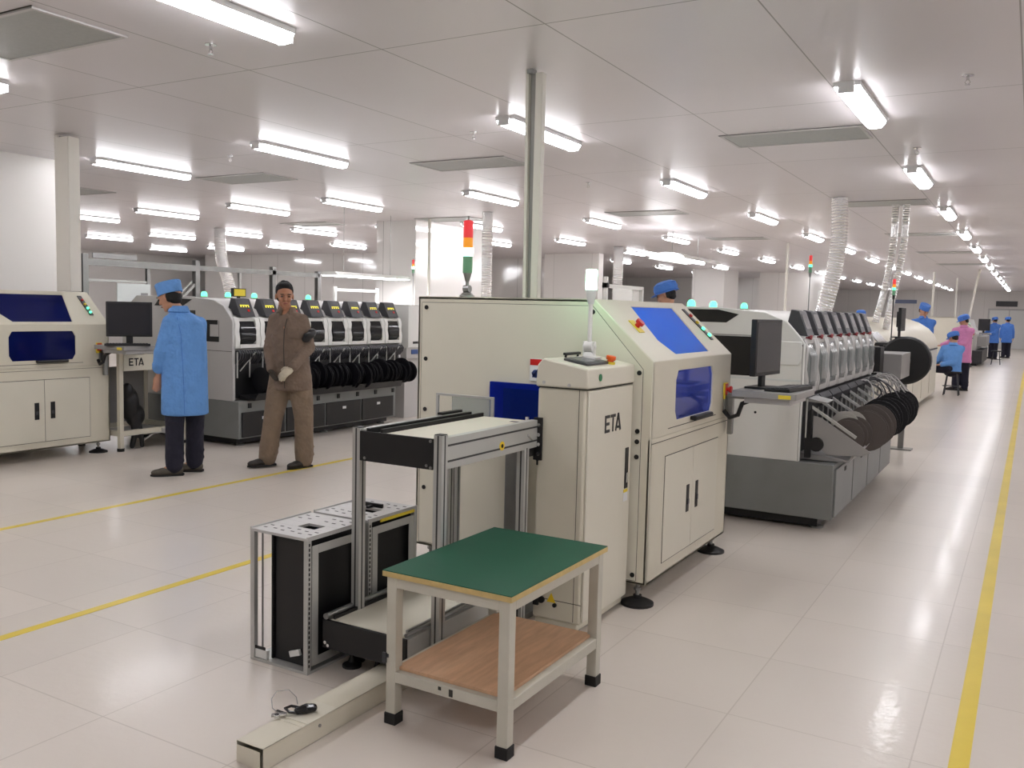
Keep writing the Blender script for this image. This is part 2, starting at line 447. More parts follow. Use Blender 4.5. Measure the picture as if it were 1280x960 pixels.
# ------------------------------------------------------------------ ceiling lights
ORD = ['nearest','second','third','fourth','fifth','sixth','seventh','eighth','ninth','tenth','eleventh','twelfth','thirteenth','fourteenth','fifteenth']
rows = [(-1.15,'along the right-hand aisle'),(-3.75,'over the strip left of the near machines'),(-6.5,'over the middle walkway'),(-8.95,'over the left machine line'),
        (-10.9,'just behind the left machine line'),(-13.1,'two rows behind the left machine line'),(-15.3,'three rows behind the left line'),(-17.5,'four rows behind the left line'),(-19.8,'five rows behind the left line'),(-22.2,'six rows behind the left line')]
solid = [(-10.6,-9.5,12.9,15.7),(-11.9,-10.0,21.9,22.4),(-24,-12.3,20.7,60),(-10.6,-9.2,30.3,32.3),(-8.9,-6.9,32.8,36.2),(-26,-9.5,-6,6.2)]
light0 = None
def lightproto(loc, label):
    t = thing('ceiling_light', label, 'ceiling light', loc, 0, 'fluorescent ceiling battens')
    x, y, z = loc
    b = MB().box(x-.085,x+.085,y-.62,y+.62,z-.03,z)
    b.box(x-.05,x+.05,y-.635,y-.62,z-.075,z).box(x-.05,x+.05,y+.62,y+.635,z-.075,z)
    b.build('lamp_housing', M['lampbody'], t, smooth=0)
    dfr = MB()
    prof = [(math.cos(a)*.078, -0.03-math.sin(a)*.05) for a in [PI*k/8 for k in range(9)]]
    dfr.prism([(x+p[0], z+p[1]) for p in prof], 'y', y-.612, y+.612)
    dfr.build('diffuser', M['lamp'], t)
    return t
for x, rn in rows:
    n = 0
    for k in range(14):
        y = 3.2+3.67*k
        if x < -9 and k == 0: continue
        if x < -12 and k > 4: continue
        if x < -8 and k > 9: continue
        if x < -7 and y > 37: continue
        if any(a-.1 < x < b+.1 and c-.7 < y < d_+.7 for a, b, c, d_ in solid): continue
        lab = '%s lit ceiling tube light in the row %s' % (ORD[n], rn); n += 1
        if light0 is None: light0 = lightproto((x,y,CZ), lab)
        else: clone(light0, (x,y,CZ), lab)
# rows beyond the right frame edge and behind the viewer
for xi, x in enumerate((1.45, 4.05)):
    for n, k in enumerate(range(-3, 12)):
        clone(light0, (x, 3.2+3.67*k, CZ), '%s lit tube light in the %s row right of the aisle line' % (ORD[n], ('first','second')[xi]))
for n, k in enumerate((-1,)):
    for x, w in ((-1.15,'right'),(-3.75,'middle'),(-6.5,'left')):
        clone(light0, (x, 3.2+3.67*k, CZ), '%s lit tube light behind the viewer in the %s row' % (ORD[n], w))

# HEPA filter / access panels in the ceiling
FP = None
fm = mat('filter_grille', rgb(168,170,168), 0.5, noise=0.05, nscale=30)
fpos = [(-5.25,3.2,'near the left light'),(-1.86,7.98,'over the right machine line'),(-5.3,8.15,'left of the white trunking'),(-8.55,8.06,'over the left machine line'),
        (-5.3,13.2,'beyond the main machine'),(-1.86,13.0,'over the foil duct'),(-8.9,13.1,'by the partition corner'),(-1.86,18.0,'over the oven'),(-5.3,18.2,'deep in the middle'),(-12.1,8.1,'over the left background'),(-12.1,13.1,'far left'),(-1.86,23,'over the oven end'),(-1.86,28,'before the far machines')]
for x, y, w in fpos:
    lab = 'flush grey ceiling filter panel %s' % w
    if FP is None:
        FP = thing('ceiling_panel', lab, 'ceiling panel', (x,y,CZ), 0, 'ceiling filter panels')
        b = MB()
        for a in ((-.58,.58,-.29,-.265),(-.58,.58,.265,.29),(-.58,-.555,-.265,.265),(.555,.58,-.265,.265)):
            b.box(x+a[0],x+a[1],y+a[2],y+a[3],CZ-.012,CZ-.001)
        b.build('panel_frame', M['light_grey'], FP)
        MB().box(x-.553,x+.553,y-.263,y+.263,CZ-.007,CZ-.002).build('filter_face', fm, FP)
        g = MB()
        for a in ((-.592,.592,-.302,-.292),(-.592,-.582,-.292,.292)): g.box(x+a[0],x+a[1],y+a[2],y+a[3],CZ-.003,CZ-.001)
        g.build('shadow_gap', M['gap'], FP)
    else: clone(FP, (x,y,CZ), lab)
# sprinkler heads
SP = None
for x, y, w in [(-4.35,3.82,'near the first left light'),(-4.72,9.86,'left of the long trunking'),(-4.33,6.7,'just left of the trunking'),(-1.0,8.9,'over the right aisle'),(-0.45,6.4,'at the right edge'),(-7.4,6.75,'between the two left lights')]:
    lab = 'small chrome sprinkler head on the ceiling %s' % w
    if SP is None:
        SP = thing('sprinkler', lab, 'sprinkler', (x,y,CZ), 0, 'ceiling sprinklers')
        MB().cyl((x,y,CZ),(x,y,CZ-.006),.035,seg=16).cyl((x,y,CZ-.006),(x,y,CZ-.03),.009,seg=8).build('escutcheon', M['chrome'], SP)
        MB().tube([(x-.004,y,CZ-.03),(x-.016,y,CZ-.045),(x-.004,y,CZ-.058)],.003,6).tube([(x+.004,y,CZ-.03),(x+.016,y,CZ-.045),(x+.004,y,CZ-.058)],.003,6).cyl((x,y,CZ-.058),(x,y,CZ-.061),.017,seg=12).build('deflector', M['chrome'], SP)
    else: clone(SP, (x,y,CZ), lab)

# ------------------------------------------------------------------ lettering ETA (strokes)
def eta(mb, origin, u, h, nrm, t=0.002, mi=0):
    """strokes of E T A; origin lower-left, u along the text, up is z, nrm outward"""
    o = Vector(origin); u = Vector(u).normalized(); z = Vector((0,0,1)); n = Vector(nrm).normalized()
    s = h*0.17
    def st(a, b, w=s):
        p = o+u*a[0]*h+z*a[1]*h; q = o+u*b[0]*h+z*b[1]*h
        mb.obox((p+q)/2+n*t/2, q-p, (q-p).cross(n), n, (q-p).length/2, w/2, t/2, mi)
    st((.085,0),(.085,1)); st((.17,.915),(.66,.915)); st((.17,.5),(.6,.5)); st((.17,.085),(.66,.085))
    st((.78,.915),(1.46,.915)); st((1.12,0),(1.12,.83))
    st((1.52,0),(1.86,1)); st((1.86,1),(2.2,0)); st((1.74,.2),(2.1,.2), s*.8)
    return mb

# ------------------------------------------------------------------ loading/printing machine (used twice)
def screen_printer(name, label, fx, y0, glass_slope, glass_front, inner_light, window_side=True):
    t = thing(name, label, 'machine', (fx, y0, 0))
    L_ = 1.335; D = 1.45; y1 = y0+L_
    zb, zs, zt, xs = 0.105, 1.25, 1.558, -0.333
    prof = [(fx,zb),(fx,zs),(fx+xs,zt),(fx-D,zt),(fx-D,zb)]
    body = MB()
    # side cheeks, back, top, underside as shell
    for ya, yb in ((y0,y0+.02),(y1-.02,y1)): body.prism(prof,'y',ya,yb)
    body.box(fx-D,fx-D+.02,y0,y1,zb,zt); body.box(fx-D,fx+xs,y0,y1,zt-.02,zt); body.box(fx-D,fx,y0,y1,zb,zb+.02)
    # front, lower and frame with opening
    body.box(fx-.02,fx,y0,y1,zb,.86)
    ya, yb = y0+.345, y1-.355
    za, z2 = .925, 1.19
    c = .05
    hole = [(ya-y0+c*0.6,za-.86),(yb-y0-c*0.6,za-.86),(yb-y0,za-.86+c),(yb-y0,z2-.86-c),(yb-y0-c*.6,z2-.86),(ya-y0+c*.6,z2-.86),(ya-y0,z2-.86-c),(ya-y0,za-.86+c)]
    body.holed((fx,y0,.86),(0,1,0),(0,0,1),L_,zs-.86,hole,(1,0,0))
    up = Vector((xs,0,zt-zs)); H = up.length; nn = Vector((zt-zs,0,-xs)).normalized()
    ya2, yb2 = .37, 1.05
    if window_side: sl = [(.30,.15*H/1),(.37,.085*H),(.97,.085*H),(1.04,.30*H),(1.05,.9*H),(.40,.9*H)]
    sl = [(.33,.32*H),(.40,.09*H),(.97,.09*H),(1.05,.9*H),(.40,.9*H)]
    body.holed((fx,y0,zs),(0,1,0),up,L_,H,sl,nn)
    b = body.build('cabinet', M['cream'], t, bevel=.006)
    # interior chamber
    ch = MB(); cx0, cx1, cy0, cy1, cz0, cz1 = fx-.85, fx-.03, y0+.1, y1-.1, .80, 1.5
    ch.box(cx0,cx1,cy0,cy1,cz0-.01,cz0); ch.box(cx0-.01,cx0,cy0,cy1,cz0,cz1); ch.box(cx0,fx-.36,cy0-.01,cy0,cz0,cz1).box(cx0,fx-.36,cy1,cy1+.01,cz0,cz1)
    ch.box(cx0,fx-.03,cy0-.01,cy0,cz0,1.22).box(cx0,fx-.03,cy1,cy1+.01,cz0,1.22)
    ch.build('chamber', M['chamber'], t)
    g = MB()
    g.box(fx-.5,fx-.42,cy0,cy1,1.02,1.08).box(fx-.3,fx-.26,y0+.55,y0+.6,.85,1.15).box(fx-.3,fx-.12,y0+.5,y0+.66,1.05,1.10)
    g.cyl((fx-.2,y0+.58,.82),(fx-.2,y0+.58,1.05),.03).box(fx-.7,fx-.15,y0+.75,y0+.79,.95,1.0).bar((fx-.25,y0+.45,1.15),(fx-.15,y0+.92,.95),.03,.03)
    g.box(fx-.62,fx-.2,y0+.3,y0+.34,.95,1.0).box(fx-.5,fx-.2,cy0,cy1,.80,.84)
    g.bar((fx-.40,y0+.50,1.42),(fx-.24,y0+.80,1.30),.03,.02).tube([(fx-.3,y0+.84,1.30),(fx-.27,y0+.90,1.27),(fx-.22,y0+.92,1.22)],.012,8)
    g.build('gantry', M['steel'] if inner_light else M['dark_grey'], t, bevel=.003)
    if inner_light:
        MB().box(fx-.8,fx-.5,cy0+.1,cy1-.1,1.49,1.50).build('interior_lamp', M['em_int'], t)
    # windows
    d1 = MB().prism([(y0+h[0]-(0.006 if h[0]<.6 else -.006), .86+h[1]-(0.006 if h[1]<.2 else -.006)) for h in hole],'x',fx-.022,fx-.014)
    d1.build('front_window', glass_front, t)
    P0 = Vector((fx,y0,zs)); un = up.normalized()
    V = [P0+Vector((0,1,0))*p[0]+un*p[1]-nn*.006 for p in sl]; V2 = [p-nn*.008 for p in V]
    n = len(V); MB().add(V+V2,[list(range(n)),list(range(2*n-1,n-1,-1))]+[[i,(i+1)%n,(i+1)%n+n,i+n] for i in range(n)]).build('slope_window', glass_slope, t)
    # opening hood panel outline + handle
    e = MB()
    for a in ((y0+.24,y1-.28,.889,.893),): e.box(fx,fx+.0012,a[0],a[1],a[2],a[3])
    e.box(fx,fx+.0012,y0+.012,y1-.012,.832,.835)
    e.build('panel_seam', M['gap'], t)
    hd = MB().prism([(fx,.905),(fx+.035,.900),(fx+.042,.915),(fx+.035,.928),(fx,.925)],'y',y0+.585,y0+.885)
    hd.build('hood_handle', M['black_plastic'], t, bevel=.004)
    # lower double doors
    for k, (da, db) in enumerate(((y0+.215,y0+.66),(y0+.664,y0+1.115))):
        dr = MB().box(fx,fx+.004,da,db,.178,.745).build('door', M['cream2'], t, bevel=.0015)
        gp = MB()
        yc = db-.075 if k == 0 else da+.075
        hm = MB().box(fx+.004,fx+.007,yc-.022,yc+.022,.385,.54).build('door_handle', M['black_plastic'], dr, bevel=.004)
        MB().box(fx+.0072,fx+.013,yc-.012,yc+.012,.43,.46).build('latch', M['dark_grey'], dr, bevel=.002)
    gpm = MB(); gpm.box(fx,fx+.0015,y0+.211,y0+1.119,.174,.178).box(fx,fx+.0015,y0+.211,y0+1.119,.745,.749).box(fx,fx+.0015,y0+.211,y0+.215,.174,.749).box(fx,fx+.0015,y0+1.115,y0+1.119,.174,.749).box(fx,fx+.0015,y0+.66,y0+.664,.174,.749)
    gpm.build('door_gap', M['gap'], t)
    # emergency stop on the front
    es = MB().box(fx,fx+.012,y0+1.19,y0+1.25,.975,1.075).build('switch_plate', M['yellow_label'], t, bevel=.002)
    MB().box(fx+.012,fx+.016,y0+1.195,y0+1.245,1.0,1.07).cyl((fx+.012,y0+1.22,1.035),(fx+.03,y0+1.22,1.035),.012).cyl((fx+.03,y0+1.22,1.035),(fx+.045,y0+1.22,1.035),.021).build('emergency_stop', M['red'], es, bevel=.002)
    # control strip on the slope
    def S(v, w, d): return P0+Vector((0,1,0))*v+un*w+nn*d
    st = MB(); st.obox(S(1.215,.26,.003),(0,1,0),un,nn,.022,.135,.003); sp = st.build('button_strip', M['dark_grey'], t, bevel=.001)
    for w, mt_, nm in ((.16,'em_green','push_button'),(.215,'em_green','push_button'),(.27,'yellow','push_button'),(.33,'red','push_button')):
        MB().cyl(S(1.215,w,.006),S(1.215,w,.018),.012,seg=12).build(nm, M[mt_], sp)
    es = MB().obox(S(.205,.25,.002),(0,1,0),un,nn,.035,.045,.002).build('switch_plate', M['yellow_label'], t)
    MB().cyl(S(.205,.25,.004),S(.205,.25,.022),.014).cyl(S(.205,.25,.022),S(.205,.25,.04),.024).build('emergency_stop', M['red'], es)
    # near side panel: raised skin and screws
    pn = MB(); e0 = .0022
    pp = [(fx-D+.028,zb+.02),(fx-D+.028,zt-.036),(fx+xs-.01,zt-.036),(fx-.055,zs-.04),(fx-.055,.80),(fx-.055,zb+.02)]
    pn.prism(pp,'y',y0-e0,y0); pn.build('side_panel', M['cream2'], t, bevel=.001)
    gq = MB()
    for i in range(len(pp)):
        a = pp[i]; b_ = pp[(i+1)%len(pp)]; gq.bar((a[0],y0-.0006,a[1]),(b_[0],y0-.0006,b_[1]),.005,.0012,(0,1,0)) if True else None
    gq.build('panel_gap', M['gap'], t)
    for (sx, sz) in ((-1.39,1.495),(-1.39,1.2),(-1.39,.908),(-1.39,.45),(-.34,1.492),(-.073,1.192),(-.073,.896),(-.073,.843),(-.073,.765),(-.073,.154)):
        MB().cyl((fx+sx,y0-.001,sz),(fx+sx,y0-.006,sz),.0125,seg=14).build('panel_lock', M['black'], t)
    # levelling feet
    for ax, ay in ((-.05,.02),(-.05,L_-.1),(-D+.08,.05),(-D+.08,L_-.1)):
        px, py = fx+ax, y0+ay
        ft = MB(); ft.lathe([(.0,.0),(.085,.0),(.085,.012),(.045,.03),(.022,.036),(.022,.05),(0,.05)],(px,py,0),24)
        fo = ft.build('levelling_foot', M['black'], t)
        MB().cyl((px,py,.048),(px,py,zb+.01),.011,seg=10).cyl((px,py,.075),(px,py,.088),.02,seg=6).build('threaded_rod', M['steel'], fo)
    return t

main = screen_printer('screen_printer', 'large cream machine with bright blue sloping window behind the small loader', -1.62, 4.2, M['blue_glass'], M['blue_glass_d'], True)
left = screen_printer('screen_printer', 'cream machine with dark blue windows cut by the left frame edge', -7.787, 4.235, M['navy_glass'], M['navy_glass'], False)

# rear-side blue tunnel cover and warning label on the near side of the main machine
mb = MB().box(-2.56,-2.03,4.172,4.196,.74,1.098); o = mb.build('tunnel_cover', M['tunnel_glass'], main, bevel=.003)
MB().box(-2.485,-2.05,4.1965,4.1977,.75,1.065).build('tunnel_opening', M['black_gloss'], main)
mb = MB().box(-2.318,-2.242,4.188,4.1978,1.115,1.235,0).box(-2.316,-2.244,4.186,4.1885,1.20,1.233,1)
mb.cyl((-2.282,4.186,1.155),(-2.282,4.188,1.155),.022,mi=2).bar((-2.30,4.187,1.135),(-2.262,4.187,1.185),.008,.002,(0,1,0),2).bar((-2.305,4.187,1.16),(-2.262,4.187,1.13),.006,.002,(0,1,0),2)
mb.build('warning_label', [M['paper'],M['red'],mat('label_blue',rgb(50,70,130),.5)], main)
# ------------------------------------------------------------------ small magazine loader with ETA door
lx0, lx1, ly0, ly1 = -1.965, -1.712, 3.633, 4.165
ld = thing('magazine_loader', 'slim cream cabinet with black ETA lettering and touch panel in front of main machine', 'machine', (lx1, ly0, 0))
body = MB().box(lx0,lx1-.006,ly0,ly1,.05,1.14)
body.box(lx0+.01,lx1-.02,ly0+.008,ly1,.012,.05)
lb = body.build('cabinet', M['cream'], ld, bevel=.012, segs=3)
lid = MB().prism([(lx0-.008,1.145),(lx0-.002,1.245),(lx0+.028,1.276),(lx1+.004,1.236),(lx1+.008,1.145)],'y',ly0-.008,ly1+.004)
lid.build('lid', M['cream2'], ld, bevel=.008, segs=3)
MB().box(lx0,lx1,ly0+.002,ly1,1.139,1.1455).build('lid_gap', M['gap'], ld)
dr = MB().box(lx1-.006,lx1+.006,ly0+.012,ly1-.012,.062,1.135).build('door', M['cream2'], ld, bevel=.004)
tx = MB(); eta(tx,(lx1+.006,ly0+.19,.925),(0,1,0),.083,(1,0,0)); tx.build('lettering', M['black'], dr)
hd = MB().box(lx1+.006,lx1+.010,ly0+.445,ly0+.485,.62,.825).build('door_handle', M['black_plastic'], dr, bevel=.002)
MB().box(lx1+.010,lx1+.016,ly0+.455,ly0+.475,.65,.70).build('lock', M['chrome'], hd, bevel=.002)
MB().box(lx1+.006,lx1+.0075,ly0+.44,ly0+.49,.555,.60,0).box(lx1+.006,lx1+.0078,ly0+.44,ly0+.49,.60,.615,1).build('sticker', [M['paper'],M['yellow_label']], dr)
MB().cyl((lx1+.008,ly0+.12,1.192),(lx1+.0095,ly0+.12,1.192),.017,seg=20).build('round_sticker', M['green_plastic'], ld)
# near face seam, lock, warning triangle, sockets
g = MB().box(-1.752,-1.7495,ly0-.001,ly0+.001,.06,1.138).box(lx0,lx1,ly0-.001,ly0+.001,.145,.148)
g.build('panel_seam', M['gap'], ld)
MB().cyl((-1.958,ly0,.80),(-1.958,ly0-.004,.80),.007).box(-1.962,-1.954,ly0-.004,ly0,.775,.825).build('key_lock', M['black'], ld)
MB().prism([(-1.888,.135),(-1.842,.135),(-1.865,.18)],'y',ly0-.002,ly0).build('warning_triangle', M['yellow'], ld)
for px, pz, r in ((-1.915,.10,.016),(-1.845,.085,.010)):
    MB().cyl((px,ly0,pz+.04),(px,ly0-.01,pz+.04),r).build('socket', M['black'], ld)
MB().box(-1.958,-1.93,ly0-.012,ly0,.11,.19).build('cable_plate', M['black'], ld, bevel=.002)
for px, pz in ((-1.93,1.165),(-1.80,1.158)): MB().cyl((px,ly0-.008,pz),(px,ly0-.011,pz),.008).build('lid_screw', M['light_grey'], ld)
# touch panel on the lid
lidn = Vector((.04,0,.234-.0)).normalized()
sl = Vector((lx1+.004-(lx0+.028),0,1.236-1.276)).normalized(); ln = sl.cross(Vector((0,1,0)))*-1
if ln.z < 0: ln = -ln
def LD(a, b, h): return Vector((lx0+.028,0,1.276))+sl*a+Vector((0,b,0))+ln*h
tp = MB(); tp.obox(LD(.125,ly0+.20,.006),sl,(0,1,0),ln,.062,.125,.006); o = tp.build('touch_panel', M['dark_grey'], ld, bevel=.003)
MB().obox(LD(.122,ly0+.18,.0127),sl,(0,1,0),ln,.042,.075,.0008).build('display', M['screen_grey'], o)
MB().cyl(LD(.185,ly0+.335,0),LD(.185,ly0+.335,.012),.024).build('switch_plate', M['yellow_label'], ld)
MB().cyl(LD(.185,ly0+.335,.010),LD(.185,ly0+.335,.02),.016).cyl(LD(.185,ly0+.335,.02),LD(.185,ly0+.335,.04),.024).build('emergency_stop', M['orange'], ld, bevel=.003)
MB().bar(LD(.02,ly0+.16,.018),LD(.02,ly0+.33,.018),.014,.012,ln).bar(LD(.02,ly0+.18,0),LD(.02,ly0+.18,.016),.01,.01).bar(LD(.02,ly0+.31,0),LD(.02,ly0+.31,.016),.01,.01).build('lid_handle', M['black_plastic'], ld, bevel=.002)
# signal lamp on white pole
px, py = -1.85, ly0+.30
sg = thing('signal_lamp', 'white pole signal lamp glowing green-white on top of the ETA loader', 'signal lamp', (px,py,1.255))
MB().box(px-.05,px+.05,py-.035,py+.035,1.262,1.276).lathe([(0,1.276),(.035,1.276),(.03,1.29),(.018,1.30),(0,1.30)],(px,py,0),18).build('base', M['white'], sg, bevel=.003)
hg = MB().cyl((px-.022,py,1.325),(px+.022,py,1.325),.026,seg=18).box(px-.03,px-.018,py-.014,py+.014,1.285,1.35).box(px+.018,px+.03,py-.014,py+.014,1.285,1.35).cyl((px-.034,py,1.325),(px+.034,py,1.325),.010,seg=10)
hg.build('hinge', M['white'], sg, bevel=.002)
MB().cyl((px,py,1.345),(px,py,1.535),.011,seg=14).build('pole', M['white'], sg)
MB().lathe([(0,1.53),(.015,1.53),(.024,1.575),(.026,1.60),(0,1.60)],(px,py,0),18).build('collar', M['white_cool'], sg)
MB().lathe([(0,1.60),(.027,1.60),(.0275,1.69),(.024,1.695),(0,1.697)],(px,py,0),20).build('lit_lens', M['em_white_green'], sg)

# ------------------------------------------------------------------ aluminium transfer conveyor, two levels
def extr(mb, x0, x1, y0, y1, z0, z1):
    """vertical 40 profile with grooves"""
    mb.box(x0,x1,y0,y1,z0,z1,0)
    cx = (x0+x1)/2; cy = (y0+y1)/2
    for s in (y0-.0006, y1+.0006-.0012): mb.box(cx-.004,cx+.004,s,s+.0012,z0+.001,z1-.001,1)
    for s in (x0-.0006, x1+.0006-.0012): mb.box(s,s+.0012,cy-.004,cy+.004,z0+.001,z1-.001,1)
    return mb
ca, cb, cy0, cy1 = -2.402, -1.952, 2.84, 3.57
cv = thing('transfer_conveyor', 'two-level aluminium profile conveyor with black end plates feeding the ETA loader', 'conveyor', (-2.17, 2.84, 0))
AL = [M['alu'], M['alu_dark']]
for (x0,x1,ya,yb,zt) in ((ca,ca+.04,cy0,cy0+.04,.995),(cb-.04,cb,cy0,cy0+.04,1.0),(ca,ca+.04,3.50,3.54,.87),(cb-.04,cb,3.50,3.54,.87)):
    p = extr(MB(),x0,x1,ya,yb,.03,zt).build('post', AL, cv, bevel=.0015)
    cx, cyy = (x0+x1)/2, (ya+yb)/2
    MB().lathe([(0,0),(.034,0),(.034,.008),(.014,.018),(.008,.032),(0,.032)],(cx,cyy,0),16).build('levelling_foot', M['black'], p)
pc = MB().box(ca+.002,ca+.038,cy0+.002,cy0+.038,.995,.998).build('post_cap', M['black'], cv)
pc = MB().box(cb-.038,cb-.002,cy0+.002,cy0+.038,1.0,1.003).build('post_cap', M['black'], cv)
# upper side rails (horizontal profiles with two grooves)
def rail(x0, x1, ya, yb, z0, z1, name='side_rail'):
    m = MB().box(x0,x1,ya,yb,z0,z1,0); h = z1-z0
    for k in (.25,.75):
        for s in (x0-.0006, x1-.0006): m.box(s,s+.0012,ya+.002,yb-.002,z0+h*k-.004,z0+h*k+.004,1)
    return m.build(name, AL, cv, bevel=.0015)
rail(cb-.035,cb-.003,cy0+.042,3.62,.862,.988)
rail(ca+.003,ca+.035,cy0+.042,3.62,.862,.988)
MB().box(ca+.042,cb-.042,cy0-.004,cy0+.006,.862,.985).build('end_plate', M['black'], cv, bevel=.001)
b = MB()
for px, pz in ((ca+.07,.875),(cb-.07,.877),(cb-.05,.87),(cb-.052,.975)): b.cyl((px,cy0-.004,pz),(px,cy0-.008,pz),.006,seg=10)
b.build('bolts', M['steel'], cv)
MB().box(-2.235,cb-.036,cy0+.008,3.6,.978,.984).build('cover_plate', M['cream2'], cv, bevel=.001)
MB().box(ca+.036,-2.335,cy0+.008,3.6,.974,.992).build('guide_rail', M['alu'], cv, bevel=.002)
MB().box(-2.335,-2.318,cy0+.008,3.62,.974,.997).box(-2.262,-2.250,cy0+.008,3.62,.974,.999).build('belt_edge', M['black'], cv, bevel=.001)
MB().box(-2.318,-2.262,cy0+.008,3.6,.955,.962).build('belt', mat('green_belt', rgb(40,70,58), .5), cv)
MB().box(ca+.0,ca+.03,3.45,3.62,.992,1.003).build('board_guide', M['black'], cv, bevel=.001)
MB().cyl((cb-.003,3.30,.905),(cb-.001,3.30,.905),.020,mi=0).cyl((cb-.001,3.30,.905),(cb-.0,3.30,.905),.009,mi=1).build('round_sticker', [M['yellow'],M['black']], cv)
# clear guard pane with an aluminium edge by the tunnel
MB().box(-2.60,-2.36,3.866,3.870,.86,1.035).build('guard_pane', M['clear'], cv)
MB().box(-2.70,-2.345,3.862,3.874,1.035,1.047).box(-2.36,-2.345,3.862,3.874,.84,1.035).box(-2.70,-2.685,3.862,3.874,.0,1.035).build('guard_frame', M['alu'], cv, bevel=.001)
# black drive bracket and cylinder by the loader
b = MB().box(-1.966-.008,-1.966,3.50,3.62,.82,.97).box(-1.975,-1.93,3.618,3.628,.80,1.0)
b.box(-2.03,-1.975,3.56,3.63,.86,.95); br = b.build('drive_bracket', M['black'], cv, bevel=.002)
b = MB()
for k in range(4): b.cyl((-1.945,3.617,.83+k*.045),(-1.945,3.612,.83+k*.045),.009,seg=10)
b.cyl((-2.0,3.60,.90),(-2.0,3.60,1.0),.009).tube([(-1.99,3.55,.93),(-1.97,3.52,.945),(-1.95,3.53,.92),(-1.955,3.57,.90)],.004,6).box(-2.04,-2.0,3.5,3.53,.94,.985).cyl((-2.05,3.55,.88),(-1.99,3.55,.88),.012)
b.build('cylinder_fittings', M['chrome'], br)
# lower level
lz = .232
MB().box(-2.41+.03,-2.0-.02,2.694,3.60,lz-.012,lz-.004).build('lower_cover_plate', M['cream2'], cv, bevel=.001)
MB().box(-2.412,-1.995,2.678,2.692,.11,lz-.006).build('lower_end_plate', M['black'], cv, bevel=.001)
MB().box(-2.41,-2.385,2.694,3.6,.13,lz-.01).box(-2.02,-1.995,2.694,3.6,.13,lz-.01).build('lower_side_rail', M['alu'], cv, bevel=.001)
MB().cyl((-2.398,2.68,lz+.008),(-2.398,3.6,lz+.008),.013,seg=12).build('tube_guide', M['steel'], cv)
MB().box(-2.375,-2.365,2.70,3.6,lz-.006,lz+.01).build('lower_belt_edge', M['black'], cv)
MB().cyl((-2.01,2.70,lz+.002),(-2.01,3.6,lz+.002),.008,seg=10).box(-2.04,-2.03,2.74,3.6,lz-.004,lz+.006).build('tube_guide', M['steel'], cv)
b = MB()
for px, pz in ((-2.395,.135),(-2.38,.125),(-2.03,.12),(-2.03,.21)): b.cyl((px,2.678,pz),(px,2.672,pz),.007,seg=10)
b.build('bolts', M['chrome'], cv)
for px in (-2.36,-2.225):
    f = MB().lathe([(0,0),(.04,0),(.04,.01),(.018,.022),(.01,.04),(.01,.13),(0,.13)],(px,2.80,0),16).build('levelling_foot', M['black'], cv)
MB().box(-2.38,-2.02,3.3,3.34,.0,.14).build('cross_support', M['alu'], cv, bevel=.001)
# elevator frame between conveyor and machine
ev = thing('elevator_tower', 'aluminium lift columns with beige panel between the conveyor and the blue tunnel cover', 'lift frame', (-2.2, 3.9, 0))
for x0, ya in ((-2.46,3.66),(-2.30,3.95),(-2.06,4.05)):
    extr(MB(),x0,x0+.035,ya,ya+.035,.0,.85).build('column', AL, ev, bevel=.001)
MB().box(-2.44,-2.12,3.985,3.992,.03,.84).build('back_panel', M['cream2'], ev)
MB().box(-2.29,-2.22,3.90,3.935,.03,.82).build('slide_rail', M['steel'], ev, bevel=.003)
MB().box(-2.46,-2.03,3.66,4.085,.0,.028).build('base_plate', M['steel'], ev)
MB().box(-2.46,-2.03,3.66,3.70,.85,.862).build('top_plate', M['steel'], ev)

